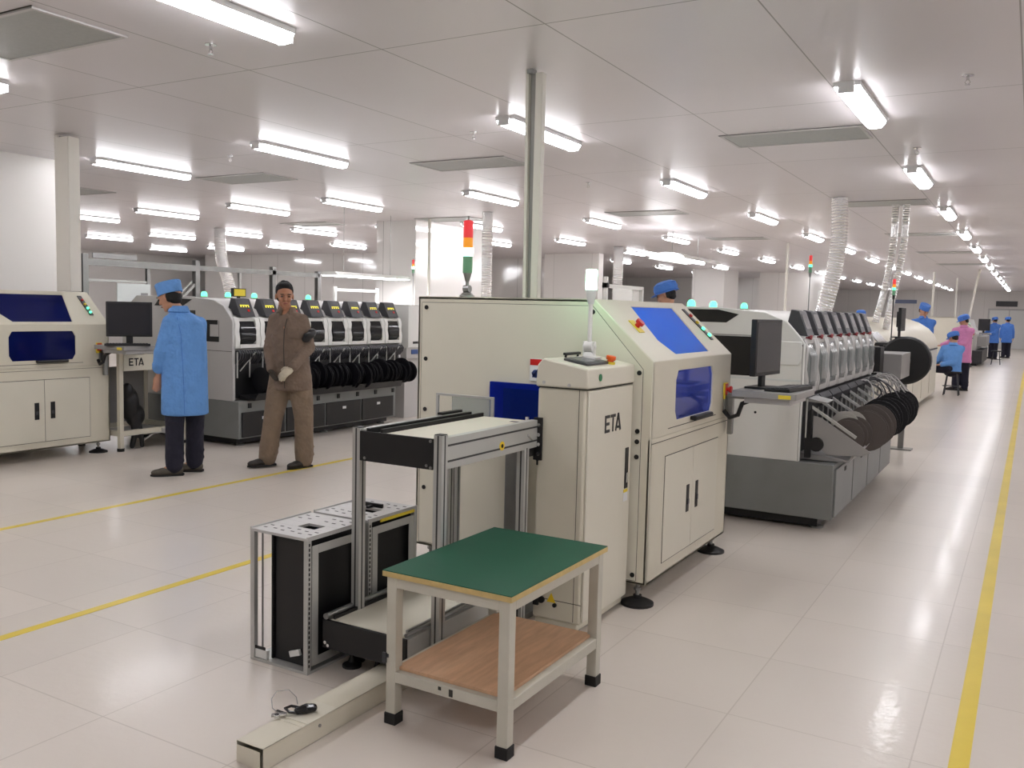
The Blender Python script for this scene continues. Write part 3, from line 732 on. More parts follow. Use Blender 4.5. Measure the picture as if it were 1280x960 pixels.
# ------------------------------------------------------------------ PCB magazines
def magazine(loc, label, variant):
    x, y, z = loc; W, L_, H = .32, .355, .563
    t = thing('board_magazine', label, 'magazine rack', loc, 0, 'aluminium board magazines')
    x0, x1, y0, y1 = x, x+W, y, y+L_
    # corner uprights
    for (a, b_) in ((x0,y0),(x1-.022,y0),(x0,y1-.022),(x1-.022,y1-.022)):
        MB().box(a,a+.022,b_,b_+.022,.012,H-.01).build('upright', M['alu'], t, bevel=.0015)
    MB().box(x0,x1,y0,y1,0,.012).build('bottom_plate', M['alu'], t, bevel=.001)
    tp = MB()
    # top plate as frame with window
    hx0, hx1, hy0, hy1 = x0+.14, x0+.235, y0+.13, y0+.20
    tp.box(x0,x1,y0,hy0,H-.012,H).box(x0,x1,hy1,y1,H-.012,H).box(x0,hx0,hy0,hy1,H-.012,H).box(hx1,x1,hy0,hy1,H-.012,H)
    tp.box(x0,x0+.008,y0,y1,H,H+.006).box(x1-.008,x1,y0,y1,H,H+.006)
    pl = tp.build('top_plate', M['light_grey'], t, bevel=.001)
    sl = MB()
    for r_, yy in enumerate((y0+.045,y0+.085,y0+.25,y0+.30)):
        for c in range(6):
            if yy < y0+.1 or c != 2: sl.box(x0+.03+c*.048,x0+.048+c*.048,yy+(c%2)*.008,yy+.007+(c%2)*.008,H+.0001,H+.001)
    sl.build('slot_marks', M['black'], pl)
    MB().box(hx0,hx1,hy0,hy1,H-.05,H-.045).build('window_liner', M['black'], t)
    if variant: MB().box(x0+.10,x0+.22,y0+.215,y0+.228,H+.002,H+.02).box(x0+.155,x0+.17,y0+.18,y0+.215,H+.002,H+.012).build('clamp_bar', M['black'], pl, bevel=.001)
    # inner slotted walls
    wl = MB().box(x0+.092,x0+.10,y0+.03,y1-.03,.014,H-.014).box(x1-.034,x1-.024,y0+.012,y1-.012,.014,H-.014)
    for k in range(52): wl.box(x0+.10,x0+.104,y0+.032,y1-.032,.03+k*.01,.0345+k*.01)
    wl.box(x0+.10,x1-.034,y1-.03,y1-.024,.014,H-.014)
    wl.build('slotted_wall', M['black'], t)
    # near end black insert between
    MB().box(x0+.10,x1-.024,y0+.04,y0+.046,.014,H-.03).build('end_insert', M['black_plastic'], t)
    MB().cyl((x0+.055,y0+.016,.012),(x0+.055,y0+.016,H-.012),.004,seg=8).build('guide_rod', M['steel'], t)
    # aluminium frame on the +x side
    f = MB(); xs = x1-.003
    f.box(xs,xs+.004,y0+.026,y0+.062,.03,H-.035).box(xs,xs+.004,y1-.062,y1-.026,.03,H-.035).box(xs,xs+.004,y0+.062,y1-.062,H-.07,H-.035).box(xs,xs+.004,y0+.062,y1-.062,.03,.065)
    f.build('side_frame', M['alu'], t, bevel=.001)
    d = MB()
    for k in range(26): d.box(x1,x1+.001,y0+.006,y0+.013,.03+k*.02,.042+k*.02)
    d.build('index_holes', M['black'], t)
    MB().box(x0+.025,x0+.09,y0+.004,y0+.02,.014,.05,0).box(x0+.025,x0+.085,y0+.002,y0+.004,.052,.066,1).build('foot_block', [M['white'],M['black']], t, bevel=.001)
    MB().obox((x1-.085,y0+.02,.07),(1,0,.35),(0,1,0),(-.35,0,1),.028,.006,.012).build('clip', M['white'], t)
    if variant: MB().box(x1-.002,x1+.003,y0+.08,y0+.33,H-.022,H-.008).build('yellow_strip', M['yellow_label'], t)
    return t
magazine((-2.765,2.625,0), 'nearer of two aluminium magazine racks on the floor, black slotted inside', 0)
magazine((-2.765,3.005,0), 'farther aluminium magazine rack with yellow label strip along its top edge', 1)

# ------------------------------------------------------------------ bench cart
tb = thing('work_table', 'low cream metal table with green top and wooden lower shelf in the foreground', 'table', (-1.67, 2.85, 0))
bx0, bx1, by0, by1 = -1.94, -1.408, 2.462, 3.225
MB().box(bx0,bx1,by0,by1,.543,.562).build('table_top', M['ply_edge'], tb, bevel=.001)
MB().box(bx0+.001,bx1-.001,by0+.001,by1-.001,.562,.5655).build('bench_mat', M['green_mat'], tb, bevel=.001)
q = .042
lx = ((bx0+.012,by0+.012),(bx1-.012-q,by0+.012),(bx0+.012,by1-.012-q),(bx1-.012-q,by1-.012-q))
for a, b_ in lx:
    lg = MB().box(a,a+q,b_,b_+q,.035,.543).build('leg', M['cart'], tb, bevel=.003)
    MB().box(a-.004,a+q+.004,b_-.004,b_+q+.004,0,.042).build('rubber_foot', M['rubber'], lg, bevel=.003)
ap = MB(); xa, xb, ya, yb = bx0+.012, bx1-.012, by0+.012, by1-.012
for z0, z1 in ((.503,.543),(.158,.198)):
    ap.box(xa+q,xb-q,ya+.001,ya+q-.004,z0,z1).box(xa+q,xb-q,yb-q+.004,yb-.001,z0,z1).box(xa+.001,xa+q-.004,ya+q,yb-q,z0,z1).box(xb-q+.004,xb-.001,ya+q,yb-q,z0,z1)
ap.build('frame_rails', M['cart'], tb, bevel=.002)
sh = MB().box(xa+.03,xb-.03,ya+.025,yb-.025,.198,.210); sh.build('shelf', M['ply'], tb, bevel=.001)
MB().box(-1.70,-1.688,ya-.0008,ya+.001,.178,.19).box(-1.655,-1.64,ya-.0008,ya+.001,.165,.19).build('scuff_mark', M['gap'], tb)
MB().box(xa-.003,xa+.012,ya-.003,ya+.016,.245,.258).box(xa-.012,xa+.004,ya-.008,ya,.225,.262).build('clip', M['dark_grey'], tb)

# ------------------------------------------------------------------ white cable channel lying on the floor
tr = thing('cable_channel', 'long off-white metal cable channel lying on the floor under the table', 'cable channel', (-2.1, 2.0, 0))
tx0, tx1, ty0, ty1, tz = -2.162, -2.040, 1.992, 3.26, .076
c = MB().box(tx0,tx1,ty0,ty1,0,.003).box(tx0,tx0+.003,ty0,ty1,0,tz).box(tx1-.003,tx1,ty0,ty1,0,tz).box(tx0,tx1,ty0+.18,ty1,tz-.003,tz)
c.box(tx0,tx1,ty0,ty0+.178,tz-.003,tz).box(tx0+.002,tx1-.014,ty0-.002,ty0,.004,tz-.014)
c.build('channel_body', M['cream'], tr, bevel=.0012)
MB().box(tx0+.002,tx1+.002,ty0+.20,ty0+.35,tz,tz+.003).build('patch_plate', M['cream2'], tr, bevel=.001)
MB().cyl((tx1,ty0+.26,.05),(tx1+.004,ty0+.26,.05),.006).build('screw', M['steel'], tr)
ck = thing('earth_clip', 'black handled clip with thin wire loop lying on the cable channel', 'clip', (-2.14,2.25,tz+.003))
zz = tz+.006
MB().capsule([(-2.115,2.225,zz+.012),(-2.10,2.25,zz+.014),(-2.085,2.27,zz+.013)],[.013,.017,.014],10).build('grip', M['black_gloss'], ck)
MB().tube([(-2.105,2.22,zz+.008),(-2.135,2.205,zz+.01),(-2.165,2.215,zz+.012),(-2.16,2.24,zz+.012),(-2.13,2.25,zz+.01)],.005,8).build('handle_loop', M['black_gloss'], ck)
MB().box(-2.19,-2.145,2.19,2.205,zz-.003,zz+.006).obox((-2.16,2.18,zz+.004),(1,.7,.1),(-.7,1,0),(0,0,1),.025,.008,.004).cyl((-2.155,2.165,zz),(-2.155,2.165,zz+.012),.009).build('metal_jaw', M['chrome'], ck, bevel=.001)
MB().tube([(-2.175,2.19,zz+.004),(-2.205,2.195,zz+.01),(-2.23,2.215,zz+.03),(-2.235,2.245,zz+.045),(-2.20,2.27,zz+.05),(-2.16,2.265,zz+.035),(-2.14,2.25,zz+.02)],.0016,6).build('wire', M['steel'], ck)

# ------------------------------------------------------------------ trunking risers
dc = thing('cable_riser', 'pair of tall white trunking ducts rising from the main machine top to the ceiling', 'trunking', (-2.85,5.13,1.558))
MB().box(-2.836,-2.784,5.10,5.15,1.558,3.0).build('wide_duct', M['post_white'], dc, bevel=.004)
MB().prism([(-2.898,1.558),(-2.876,1.558),(-2.892,3.028),(-2.914,3.028)],'y',5.11,5.15).build('narrow_duct', M['post_white'], dc, bevel=.003)
MB().prism([(-2.873,1.558),(-2.836,1.558),(-2.836,2.99),(-2.888,3.02)],'y',5.135,5.15).build('duct_backing', M['mid_grey'], dc)
MB().box(-2.90,-2.86,5.10,5.16,3.0,3.029).build('ceiling_bracket', M['steel'], dc, bevel=.002)
dc = thing('cable_riser', 'thick pale column-like duct rising from the left machine beside the wall', 'trunking', (-7.97,5.28,1.558))
MB().box(-8.04,-7.86,5.22,5.34,1.558,3.0).build('wide_duct', M['post_white'], dc, bevel=.008)
MB().box(-8.10,-8.055,5.24,5.30,1.558,3.03).build('narrow_duct', M['post_white'], dc, bevel=.004)
MB().box(-8.056,-8.04,5.26,5.32,1.558,3.02).build('duct_backing', M['mid_grey'], dc)
def tower(x, y, z0, z1, label, s=1.0, lit='green', pole='steel'):
    t = thing('signal_tower', label, 'signal light', (x,y,z0))
    h = .30*s; zt = z1; r = .029*s
    z = zt-h
    MB().lathe([(0,z0),(.045*s,z0),(.045*s,z0+.012),(.02*s,z0+.03),(0,z0+.03)],(x,y,0),16).cyl((x-.02*s,y,z0+.05),(x+.02*s,y,z0+.05),.022*s,seg=12).build('base', M['steel'], t, bevel=.001)
    MB().cyl((x,y,z0+.02),(x,y,z-.03),.008*s+.002,seg=10).lathe([(0,z-.05),(.012,z-.05),(r*.9,z),(0,z)],(x,y,0),16).build('pole', M[pole], t)
    cols = {'green': ('em_amber','em_red')}
    MB().lathe([(0,z),(r,z),(r,z+h*.33),(0,z+h*.33)],(x,y,0),16).build('base_lens', M['lens_green'], t)
    MB().lathe([(0,z+h*.33),(r*1.02,z+h*.33),(r*1.02,z+h*.48),(0,z+h*.48)],(x,y,0),16).build('green_lens', M['em_green' if lit!='white' else 'em_white_green'], t)
    MB().lathe([(0,z+h*.48),(r,z+h*.48),(r,z+h*.68),(0,z+h*.68)],(x,y,0),16).build('amber_lens', M['em_amber'], t)
    MB().lathe([(0,z+h*.68),(r,z+h*.68),(r,z+h),(r*.6,z+h*1.02),(0,z+h*1.02)],(x,y,0),16).build('red_lens', M['em_red'], t)
    MB().cyl((x,y,z+h*1.0),(x,y,z+h*1.1),.005,seg=8).build('tip', M['steel'], t)
    return t
tower(-2.90+.02,4.42,1.558,2.0,'red amber green signal tower on the back of the main machine',1.0,'white')

# ------------------------------------------------------------------ monitors on arms
def monitor(name_label, c, rz, w, h, tilt=0.0, back=False):
    """screen centred at c, facing local -y after rotation rz"""
    t = thing('monitor', name_label, 'monitor', (c[0],c[1],c[2]-h/2-.08), rz)
    ca_, sa = math.cos(tilt), math.sin(tilt)
    def T(p):   # tilt about local x axis through the screen centre
        y, z = p[1], p[2]; return (p[0], y*ca_-z*sa, y*sa+z*ca_+h/2+.08)
    def tb_(mb): mb.v = [T(p) for p in mb.v]; return mb
    tb_(MB().box(-w/2,w/2,-.015,.02,-h/2,h/2).box(-w/3,w/3,.02,.045,-h/3,h/3)).build('casing', M['black_plastic'], t, bevel=.005, local=True)
    tb_(MB().box(-w/2+.018,w/2-.018,-.0165,-.0148,-h/2+.022,h/2-.018)).build('display', M['screen'], t, local=True)
    MB().box(-.03,.03,.01,.035,.01,.14).box(-.10,.10,-.05,.09,0,.012).build('stand', M['black_plastic'], t, bevel=.003, local=True)
    return t
def console(lab_arm, lab_mon, lab_key, fx, y0, monc, monrz, traymin, traymax, anch):
    x0, y0_, z = traymin; x1, y1 = traymax
    a = thing('console_tray', lab_arm, 'tray', ((x0+x1)/2,(y0_+y1)/2,z))
    MB().box(x0,x1,y0_,y1,z-.04,z).build('tray', M['mid_grey'], a, bevel=.004)
    MB().box(x0+.06,x1-.04,y0_+.05,y1-.05,z-.075,z-.04).build('tray_drawer', M['light_grey'], a, bevel=.004)
    MB().box(x1-.10,x1-.03,y0_-.002,y0_,z-.034,z-.012).build('label', M['yellow_label'], a)
    MB().bar((anch[0],anch[1],z-.06),(x0+.08,anch[1],z-.06),.05,.03).box(anch[0],anch[0]+.012,anch[1]-.05,anch[1]+.05,z-.16,z-.02).box(anch[0]+.02,anch[0]+.05,anch[1]-.02,anch[1]+.02,z-.30,z-.06).build('arm', M['steel'], a, bevel=.003)
    MB().tube([(anch[0]+.01,anch[1]-.06,z-.15),(anch[0]+.05,anch[1]-.07,z-.19),(anch[0]+.10,anch[1]-.07,z-.17),(anch[0]+.12,anch[1]-.06,z-.10),(anch[0]+.18,anch[1]-.05,z-.07),(x0+.16,y0_+.1,z-.055)],.014,10).build('cable_hose', M['black_plastic'], a)
    m = monitor(lab_mon, monc, monrz, .41, .335, .0)
    m.location = (monc[0],monc[1],z+.0005)
    for ch in m.children:
        if ch.name.startswith('stand'): pass
    k = thing('keyboard', lab_key, 'keyboard', ((x0+x1)/2+(.085 if fx>-3 else .10),(y0_+y1)/2-(0 if fx>-3 else .10),z+.0005), monrz)
    kb = MB().prism([(-.075,0),(.075,0),(.075,.012),(-.075,.024)],'x',-.2,.2); kb.build('keyboard_base', M['black_plastic'], k, bevel=.003, local=True)
    ky = MB()
    for r_ in range(5):
        for c in range(14):
            yy = -.06+r_*.026; zz_ = .024-(yy+.075)*.08
            ky.box(-.185+c*.0262,-.164+c*.0262,yy,yy+.02,zz_-.002,zz_+.005)
    o = ky.build('keys', M['dark_grey'], k, local=True); o['kind'] = 'stuff'
    return a
console('grey swing-out tray holding keyboard and screen on the main machine', 'tall thin-edged black monitor on the tray of the main machine', 'black keyboard on the tray of the main machine',
        -1.62, 5.4, (-1.375,5.42,1.30), PI/2-.12, (-1.50,5.16,1.055), (-1.13,5.66), (-1.62,5.45))
console('grey swing-out tray under the left black monitor', 'black monitor seen square-on beside the left machine', 'black keyboard below the left monitor',
        -7.787, 5.4, (-7.52,5.60,1.325), math.radians(53), (-7.72,5.36,1.06), (-7.28,5.82), (-7.787,5.50))
# ------------------------------------------------------------------ placement lines
def reel(loc, r, m, label, group, first=[None]):
    if m not in reel.src:
        b = MB()
        for s in (-.010,.010):
            b.lathe([(r*.22,s-.0012),(1*r,s-.0012),(1*r,s+.0012),(r*.22,s+.0012)],(0,0,0),22,0,'y')
        b.lathe([(r*.25,-.009),(r*.72,-.009),(r*.72,.009),(r*.25,.009)],(0,0,0),22,0,'y')
        o = b.build('component_reel', M[m]); o.location = loc; reel.src[m] = o
    else:
        o = reel.src[m].copy(); COL.objects.link(o); o.location = loc
    s = r/reel.r0.setdefault(m, r); o.scale = (s,1,s)
    tag(o, label, 'reel', group); return o
reel.src = {}; reel.r0 = {}
NB = ['nearest','second','third','fourth','fifth','sixth','seventh','farthest']
def placement_line(label, fx, y0, pitch, prot, right):
    n = 8; y1 = y0+n*pitch; D = 1.75
    t = thing('placement_machine', label, 'machine', (fx, y0, 0))
    shell = M['white'] if right else M['light_grey']
    prof = [(fx-.06,.475),(fx-.06,1.30),(fx-.14,1.42),(fx-.30,1.505),(fx-.62,1.535),(fx-1.5,1.535),(fx-1.68,1.40),(fx-D,1.2),(fx-D,.475)]
    MB().prism(prof,'y',y0+.02,y1-.02).build('housing', shell, t, bevel=.004)
    # near and far cheeks
    ck = [(fx,.475),(fx,1.30),(fx-.03,1.345),(fx-.13,1.455),(fx-.28,1.515),(fx-.62,1.545),(fx-1.5,1.545),(fx-1.70,1.40),(fx-D,1.2),(fx-D,.475)]
    for k, (ya, yb) in enumerate(((y0-.01,y0+.03),(y1-.03,y1+.01))):
        c = MB().prism(ck,'y',ya,yb).build('side_cover', shell, t, bevel=.006)
        if k == 0:
            yy = y0-.01
            if right:
                MB().prism([(fx-.56,1.436),(fx-.47,1.497),(fx-.62,1.528),(fx-1.05,1.528),(fx-1.0,1.436)],'y',yy-.003,yy).build('upper_window', M['black_gloss'], c)
                MB().box(fx-1.02,fx-.335,yy-.003,yy,1.06,1.34).build('side_window', M['black_gloss'], c, bevel=.002)
                MB().prism([(fx-.20,1.15),(fx-.03,1.15),(fx-.015,1.18),(fx-.015,1.315),(fx-.20,1.32)],'y',yy-.02,yy).build('raised_panel', M['white'], c, bevel=.006)
                MB().box(fx-1.3,fx-.012,yy-.004,yy,1.035,1.05).build('cover_ledge', M['white_cool'], c, bevel=.001)
                MB().box(fx-1.3,fx-.30,yy-.004,yy,1.345,1.352).box(fx-.012,fx-.008,yy-.002,yy,.48,1.3).build('cover_seam', M['mid_grey'], c)
                MB().cyl((fx-.02,yy,1.29),(fx-.02,yy-.003,1.29),.008).cyl((fx-.32,yy,.80),(fx-.32,yy-.003,.80),.009).build('cover_screw', M['black'], c)
                MB().box(fx-.36,fx-.27,yy-.003,yy,.955,.985).build('warning_label', M['yellow_label'], c)
            else:
                MB().box(fx-.38,fx-.33,yy-.006,yy,1.08,1.305).box(fx-.33,fx-.215,yy-.006,yy,1.26,1.305).box(fx-.33,fx-.20,yy-.006,yy,1.08,1.135).build('bracket_handle', M['black'], c, bevel=.002)
                MB().prism([(fx-.75,1.44),(fx-.60,1.515),(fx-1.1,1.535),(fx-1.2,1.44)],'y',yy-.003,yy).build('upper_window', M['black_gloss'], c)
                MB().box(fx-1.2,fx-.01,yy-.001,yy,.985,.990).box(fx-.20,fx-.196,yy-.001,yy,1.08,1.3).box(fx-.8,fx-.55,yy-.001,yy,1.06,1.4).build('cover_seam', M['gap'], c)
                MB().box(fx-.62,fx-.56,yy-.003,yy,1.2,1.38).build('dark_slot', M['black'], c)
    # grey pedestal
    bx = fx+prot
    MB().box(fx-D+.05,bx,y0-.01,y1-.2,.085,.475).build('pedestal', M['grey_base'], t, bevel=.006)
    f = MB().box(fx-D+.1,bx-.1,y0+.05,y1-.25,.02,.085).build('plinth', M['black'], t)
    fr = MB()
    for k in range(4):
        ya = y0+.03+k*(y1-y0-.26)/4; yb = ya+(y1-y0-.26)/4-.03
        dr = MB().box(bx,bx+.015,ya,yb,.10,.36 if not right else .44).build('pedestal_door', M['black_plastic'] if not right else M['grey_base'], t, bevel=.004)
        MB().box(bx+.015,bx+.02,(ya+yb)/2-.03,(ya+yb)/2+.03,.39 if right else .27,.42 if right else .30).build('latch', M['black'] if right else M['paper'], dr, bevel=.001)
    if not right:
        for k in range(8):
            ya = y0+.12+k*.345
            MB().box(bx,bx+.012,ya,ya+.04,.40,.45).build('cart_socket', M['black'], t)
    MB().box(fx-.75,fx-.71,y0-.013,y0-.01,.20,.28).cyl((fx-.55,y0-.01,.44),(fx-.55,y0-.014,.44),.009).build('side_slot', M['black'], t)
    for fxx in (fx-D+.2, bx-.12):
        for fy in (y0+.12, (y0+y1)/2, y1-.35):
            MB().lathe([(0,0),(.05,0),(.05,.012),(.02,.028),(.012,.085),(0,.085)],(fxx,fy,0),14).build('levelling_foot', M['steel'], t)
    # modules
    src = None
    for i in range(n):
        ya = y0+.02+i*pitch*(n*pitch-.02)/(n*pitch); 
        if src is None:
            p = pitch; w = p
            b = MB()
            lo = .97 if right else 1.04
            # frame: ribs with curved outline, top and bottom bridges
            for (a, c_) in ((ya,ya+w*.17),(ya+w*.80,ya+w*.97)):
                b.prism([(fx-.06,lo-.02),(fx+.012,lo-.02),(fx+.022,lo+.07),(fx+.006,lo+.15),(fx+.012,1.27),(fx-.01,1.335),(fx-.06,1.345)],'y',a,c_)
            b.box(fx-.06,fx+.018,ya+w*.17,ya+w*.80,lo-.02,lo+.02).box(fx-.06,fx-.01,ya+w*.17,ya+w*.80,1.30,1.335)
            src = b.build('module', M['light_grey'] if right else M['white'], t, bevel=.003)
            MB().box(fx-.058,fx-.03,ya+w*.17,ya+w*.80,lo+.02,1.30).build('module_recess', M['dark_grey'], src)
            cv_ = MB().prism([(fx-.02,lo+.02),(fx+.028,lo+.06),(fx+.030,1.20),(fx-.012,1.30)],'y',ya+w*.20,ya+w*.77)
            cv_.build('module_cover', M['clear'] if right else M['smoke'], src, bevel=.002)
            if right:
                MB().box(fx-.028,fx-.01,ya+w*.40,ya+w*.60,1.02,1.28).box(fx-.028,fx+.0,ya+w*.30,ya+w*.36,1.0,1.1).build('placing_head', M['mid_grey'], src, bevel=.004)
                MB().cyl((fx+.006,ya+w*.45,1.343),(fx-.02,ya+w*.45,1.348),.016,seg=12).box(fx-.03,fx+.0,ya+w*.34,ya+w*.56,1.338,1.348).build('release_knob', mat('dark_red',rgb(150,50,58),.5), src)
            else:
                MB().box(fx-.028,fx-.02,ya+w*.2,ya+w*.77,1.07,1.10).build('white_strip', M['paper'], src)
            hp = [(fx-.17,1.365),(fx-.005,1.352),(fx-.075,1.53),(fx-.13,1.54)] if right else [(fx-.20,1.38),(fx+.01,1.345),(fx-.03,1.42),(fx-.085,1.535),(fx-.14,1.54)]
            ha, hb = (ya+w*.22, ya+w*.80)
            hd = MB().prism(hp,'y',ha,hb).build('operator_panel', M['dark_grey'], src, bevel=.004)
            if right:
                nn = Vector((.178,0,.07)).normalized(); up = Vector((-.07,0,.178)).normalized(); c0 = Vector((fx-.04,(ha+hb)/2,1.441))+nn*.001
                MB().obox(c0+Vector((0,0,0))+up*.015,(0,1,0),up,nn,w*.22,.058,.002).build('panel_display', M['screen_grey'], src)
            else:
                nn = Vector((.115,0,.055)).normalized(); up = Vector((-.055,0,.115)).normalized(); c0 = Vector((fx-.058,(ha+hb)/2,1.478))+nn*.001
                q = MB().obox(c0+up*.018,(0,1,0),up,nn,w*.2,.026,.002,0)
                for kk in range(4): q.obox(c0-up*.03+Vector((0,(kk-1.5)*w*.10,0)),(0,1,0),up,nn,w*.018,.006,.002,1)
                q.obox(c0-up*.014,(0,1,0),up,nn,w*.17,.003,.002,1)
                q.build('panel_display', [M['screen_grey'],M['em_yellow']], src)
                MB().obox(c0-up*.075+Vector((0,w*.1,0)),(0,1,0),up,nn,w*.04,.012,.004).build('stop_button', M['red'], src)
            # feeder bank below the module
            fb = MB()
            zt_ = lo-.025
            for kk in range(10):
                yy = ya+w*(.06+kk*.092)
                fb.prism([(fx-.10,zt_-.16),(fx-.10,zt_-.02),(fx+.03,zt_-.015),(fx+.06,zt_-.05),(fx+.05,zt_-.10),(fx-.02,zt_-.17)],'y',yy,yy+w*.055)
            fb.build('feeder_bank', M['dark_grey'], src, bevel=.001)
            wp = MB()
            for kk in (.02,.5): wp.bar((fx+.03,ya+w*kk,zt_-.03),(fx+.03,ya+w*kk,zt_-.30),.012,.01)
            if right:
                for kk in (.1,): wp.bar((fx+.03,ya+w*kk,.88),(fx+.36,ya+w*kk,.67),.014,.02)
            else:
                for kk in (.25,): wp.bar((fx-.02,ya+w*kk,.78),(fx+.06,ya+w*(kk+.4),.98),.02,.01)
            wp.build('guide_bars', M['alu'], src)
            srcp = src
        else:
            c = copy_tree(src, t); c.location = (0,(i)*pitch,0)
    # recess behind feeders
    MB().box(fx-.06,fx-.02,y0+.04,y1-.04,.50,.94).build('feeder_recess', M['black_plastic'], t)
    # feeder carts (trough under the reels)
    tr_ = MB()
    xt = fx+prot+(.08 if right else .12)
    MB().prism([(fx-.02,.48),(xt,.485),(xt+.05,.56),(xt+.04,.565),(xt-.01,.50),(fx-.02,.53)],'y',y0+.10,y1-.25).build('reel_trough', M['mid_grey'] if right else M['black_plastic'], t, bevel=.002)
    if right:
        MB().prism([(fx+.07,.80),(fx+.12,.79),(fx+.46,.575),(fx+.40,.545),(fx+.17,.53),(fx+.07,.63)],'y',y0+.06,y0+.072).build('cart_side_plate', M['mid_grey'], t, bevel=.002)
        MB().cyl((fx+.10,y0+.04,.60),(fx+.10,y0+.09,.60),.05,seg=16).box(fx+.02,fx+.06,y0+.05,y0+.09,.5,.9).build('cart_hinge', M['black'], t)
        MB().prism([(fx+.0,.93),(fx+.16,.90),(fx+.16,.895),(fx+.0,.90)],'y',y0+.03,y0+.3).build('bank_flap', M['steel'], t)
    return t
PR = placement_line('long white placement machine row right of the main machine, clear module covers and grey pedestal', -1.36, 6.40, .385, .235, True)
PL = placement_line('long grey-white placement machine row behind the two men, dark module windows and black pedestal doors', -7.09, 6.50, .352, .085, False)
g1 = 'component reels on the right placement row'; g2 = 'component reels on the left placement row'
rr = random.Random(3)
for i in range(34):
    y = 6.60+i*.078
    k = 'reel_b' if i < 12 else 'reel'
    if i in (2,3,5): k = 'reel_w'
    r = (.145+.01*(i%3)) if k != 'reel_w' else .12
    if i < 6: r *= .8
    lab = {'reel':'black component reel hanging in the far half of the right placement row','reel_b':'brown-grey component reel hanging in the near half of the right placement row','reel_w':'pale component reel among the nearest reels of the right placement row'}[k]
    x = -1.36+.325+rr.uniform(-.015,.015)-(.05 if k=='reel_w' else 0)-(.04 if i < 6 else 0)
    reel((x, y, .655+rr.uniform(-.015,.015)+(.05 if k=='reel_w' else 0)), r, k, lab, g1)
for i in range(40):
    y = 6.75+i*.064
    reel((-7.09+.17+rr.uniform(-.04,.03), y, .68+rr.uniform(-.035,.03)), .125+.008*(i*7%4), 'reel', 'black component reel hanging in the left placement row', g2)
# tangled feeder cables at the far end of the right row
cb_ = MB(); rr = random.Random(5)
for k in range(26):
    y = 8.2+rr.uniform(0,1.4); x = -1.33+rr.uniform(0,.1)
    pts = [(x,y,.93+rr.uniform(-.03,.03)),(x+rr.uniform(.05,.16),y+rr.uniform(-.1,.1),.95+rr.uniform(-.06,.08)),(x+rr.uniform(.12,.28),y+rr.uniform(-.12,.12),.86+rr.uniform(-.05,.06)),(x+rr.uniform(.1,.3),y+rr.uniform(-.1,.1),.76)]
    P = [Vector(p) for p in pts]; sm = []
    for j in range(13):
        t_ = j/12; a = P[0].lerp(P[1],t_); b = P[1].lerp(P[2],t_); c = P[2].lerp(P[3],t_); sm.append(a.lerp(b,t_).lerp(b.lerp(c,t_),t_))
    cb_.tube(sm, .006, 6, mi=rr.choice((0,0,1)))
o = cb_.build('feeder_cables', [M['light_grey'],M['dark_grey']]); tag(o, 'tangle of thin feeder cables above the far reels of the right row', 'cables', kind='stuff')
# output box, dark connector and black drum beyond the right row
o = thing('output_buffer', 'beige sheet-metal box sticking out past the far end of the right placement row', 'machine', (-1.3,10.1,0))
MB().box(-1.62,-1.13,9.85,10.6,.87,1.13).build('box_housing', M['mid_grey'], o, bevel=.006)
MB().box(-1.6,-1.30,9.60,9.85,.85,1.2).build('connector', M['black'], o, bevel=.004)
MB().box(-1.58,-1.50,9.9,10.5,0,.87).build('pedestal', M['grey_base'], o)
o = thing('exhaust_drum', 'big black round drum at the near end of the reflow oven', 'drum', (-1.22,11.0,1.02))
MB().lathe([(0,10.93),(.25,10.93),(.27,10.95),(.27,11.07),(.25,11.09),(0,11.09)],(-1.22,0,1.02),36,0,'y').build('drum_body', M['black'], o)
MB().lathe([(0,10.915),(.06,10.915),(.06,10.93),(0,10.93)],(-1.22,0,1.02),20,0,'y').build('hub', M['dark_grey'], o)
MB().box(-1.25,-1.19,10.98,11.04,0,.78).box(-1.34,-1.10,10.92,11.10,0,.015).build('support_post', M['steel'], o)

# ------------------------------------------------------------------ reflow oven
ov = thing('reflow_oven', 'long cream reflow oven with rounded hood past the right placement row', 'machine', (-1.55,11.15,0))
MB().box(-2.95,-1.55,11.15,18.9,.10,.93).build('oven_body', M['cream2'], ov, bevel=.01)
hp = [(-1.545,.945),(-1.55,1.05),(-1.60,1.18),(-1.72,1.31),(-1.90,1.42),(-2.10,1.48),(-2.30,1.50),(-2.55,1.46),(-2.80,1.30),(-2.95,.945)]
MB().prism(hp,'y',11.2,18.85).build('hood', M['cream'], ov, bevel=.03, segs=3)
MB().box(-2.94,-1.543,11.18,18.88,.928,.948).build('hood_gap', M['black'], ov)
for k in range(6):
    ya = 11.25+k*1.27
    d_ = MB().box(-1.55,-1.544,ya,ya+1.15,.16,.88).build('service_door', M['cream2'], ov, bevel=.003)
    MB().box(-1.544,-1.536,ya+.06,ya+.10,.58,.72).build('door_handle', M['black'], d_, bevel=.002)
MB().prism([(-1.545+.002,1.06),(-1.60+.006,1.185),(-1.72+.006,1.315),(-1.73,1.30),(-1.62,1.18),(-1.56,1.06)],'y',11.6,12.3).build('hood_window', M['screen_grey'], ov)
MB().box(-1.60,-1.50,11.25,11.8,1.165,1.185).build('hood_handle', M['black'], ov, bevel=.002)
for ya in (11.4,15.0,18.6):
    for xx in (-1.7,-2.8): MB().cyl((xx,ya,0),(xx,ya,.1),.04,seg=12).build('levelling_foot', M['black'], ov)
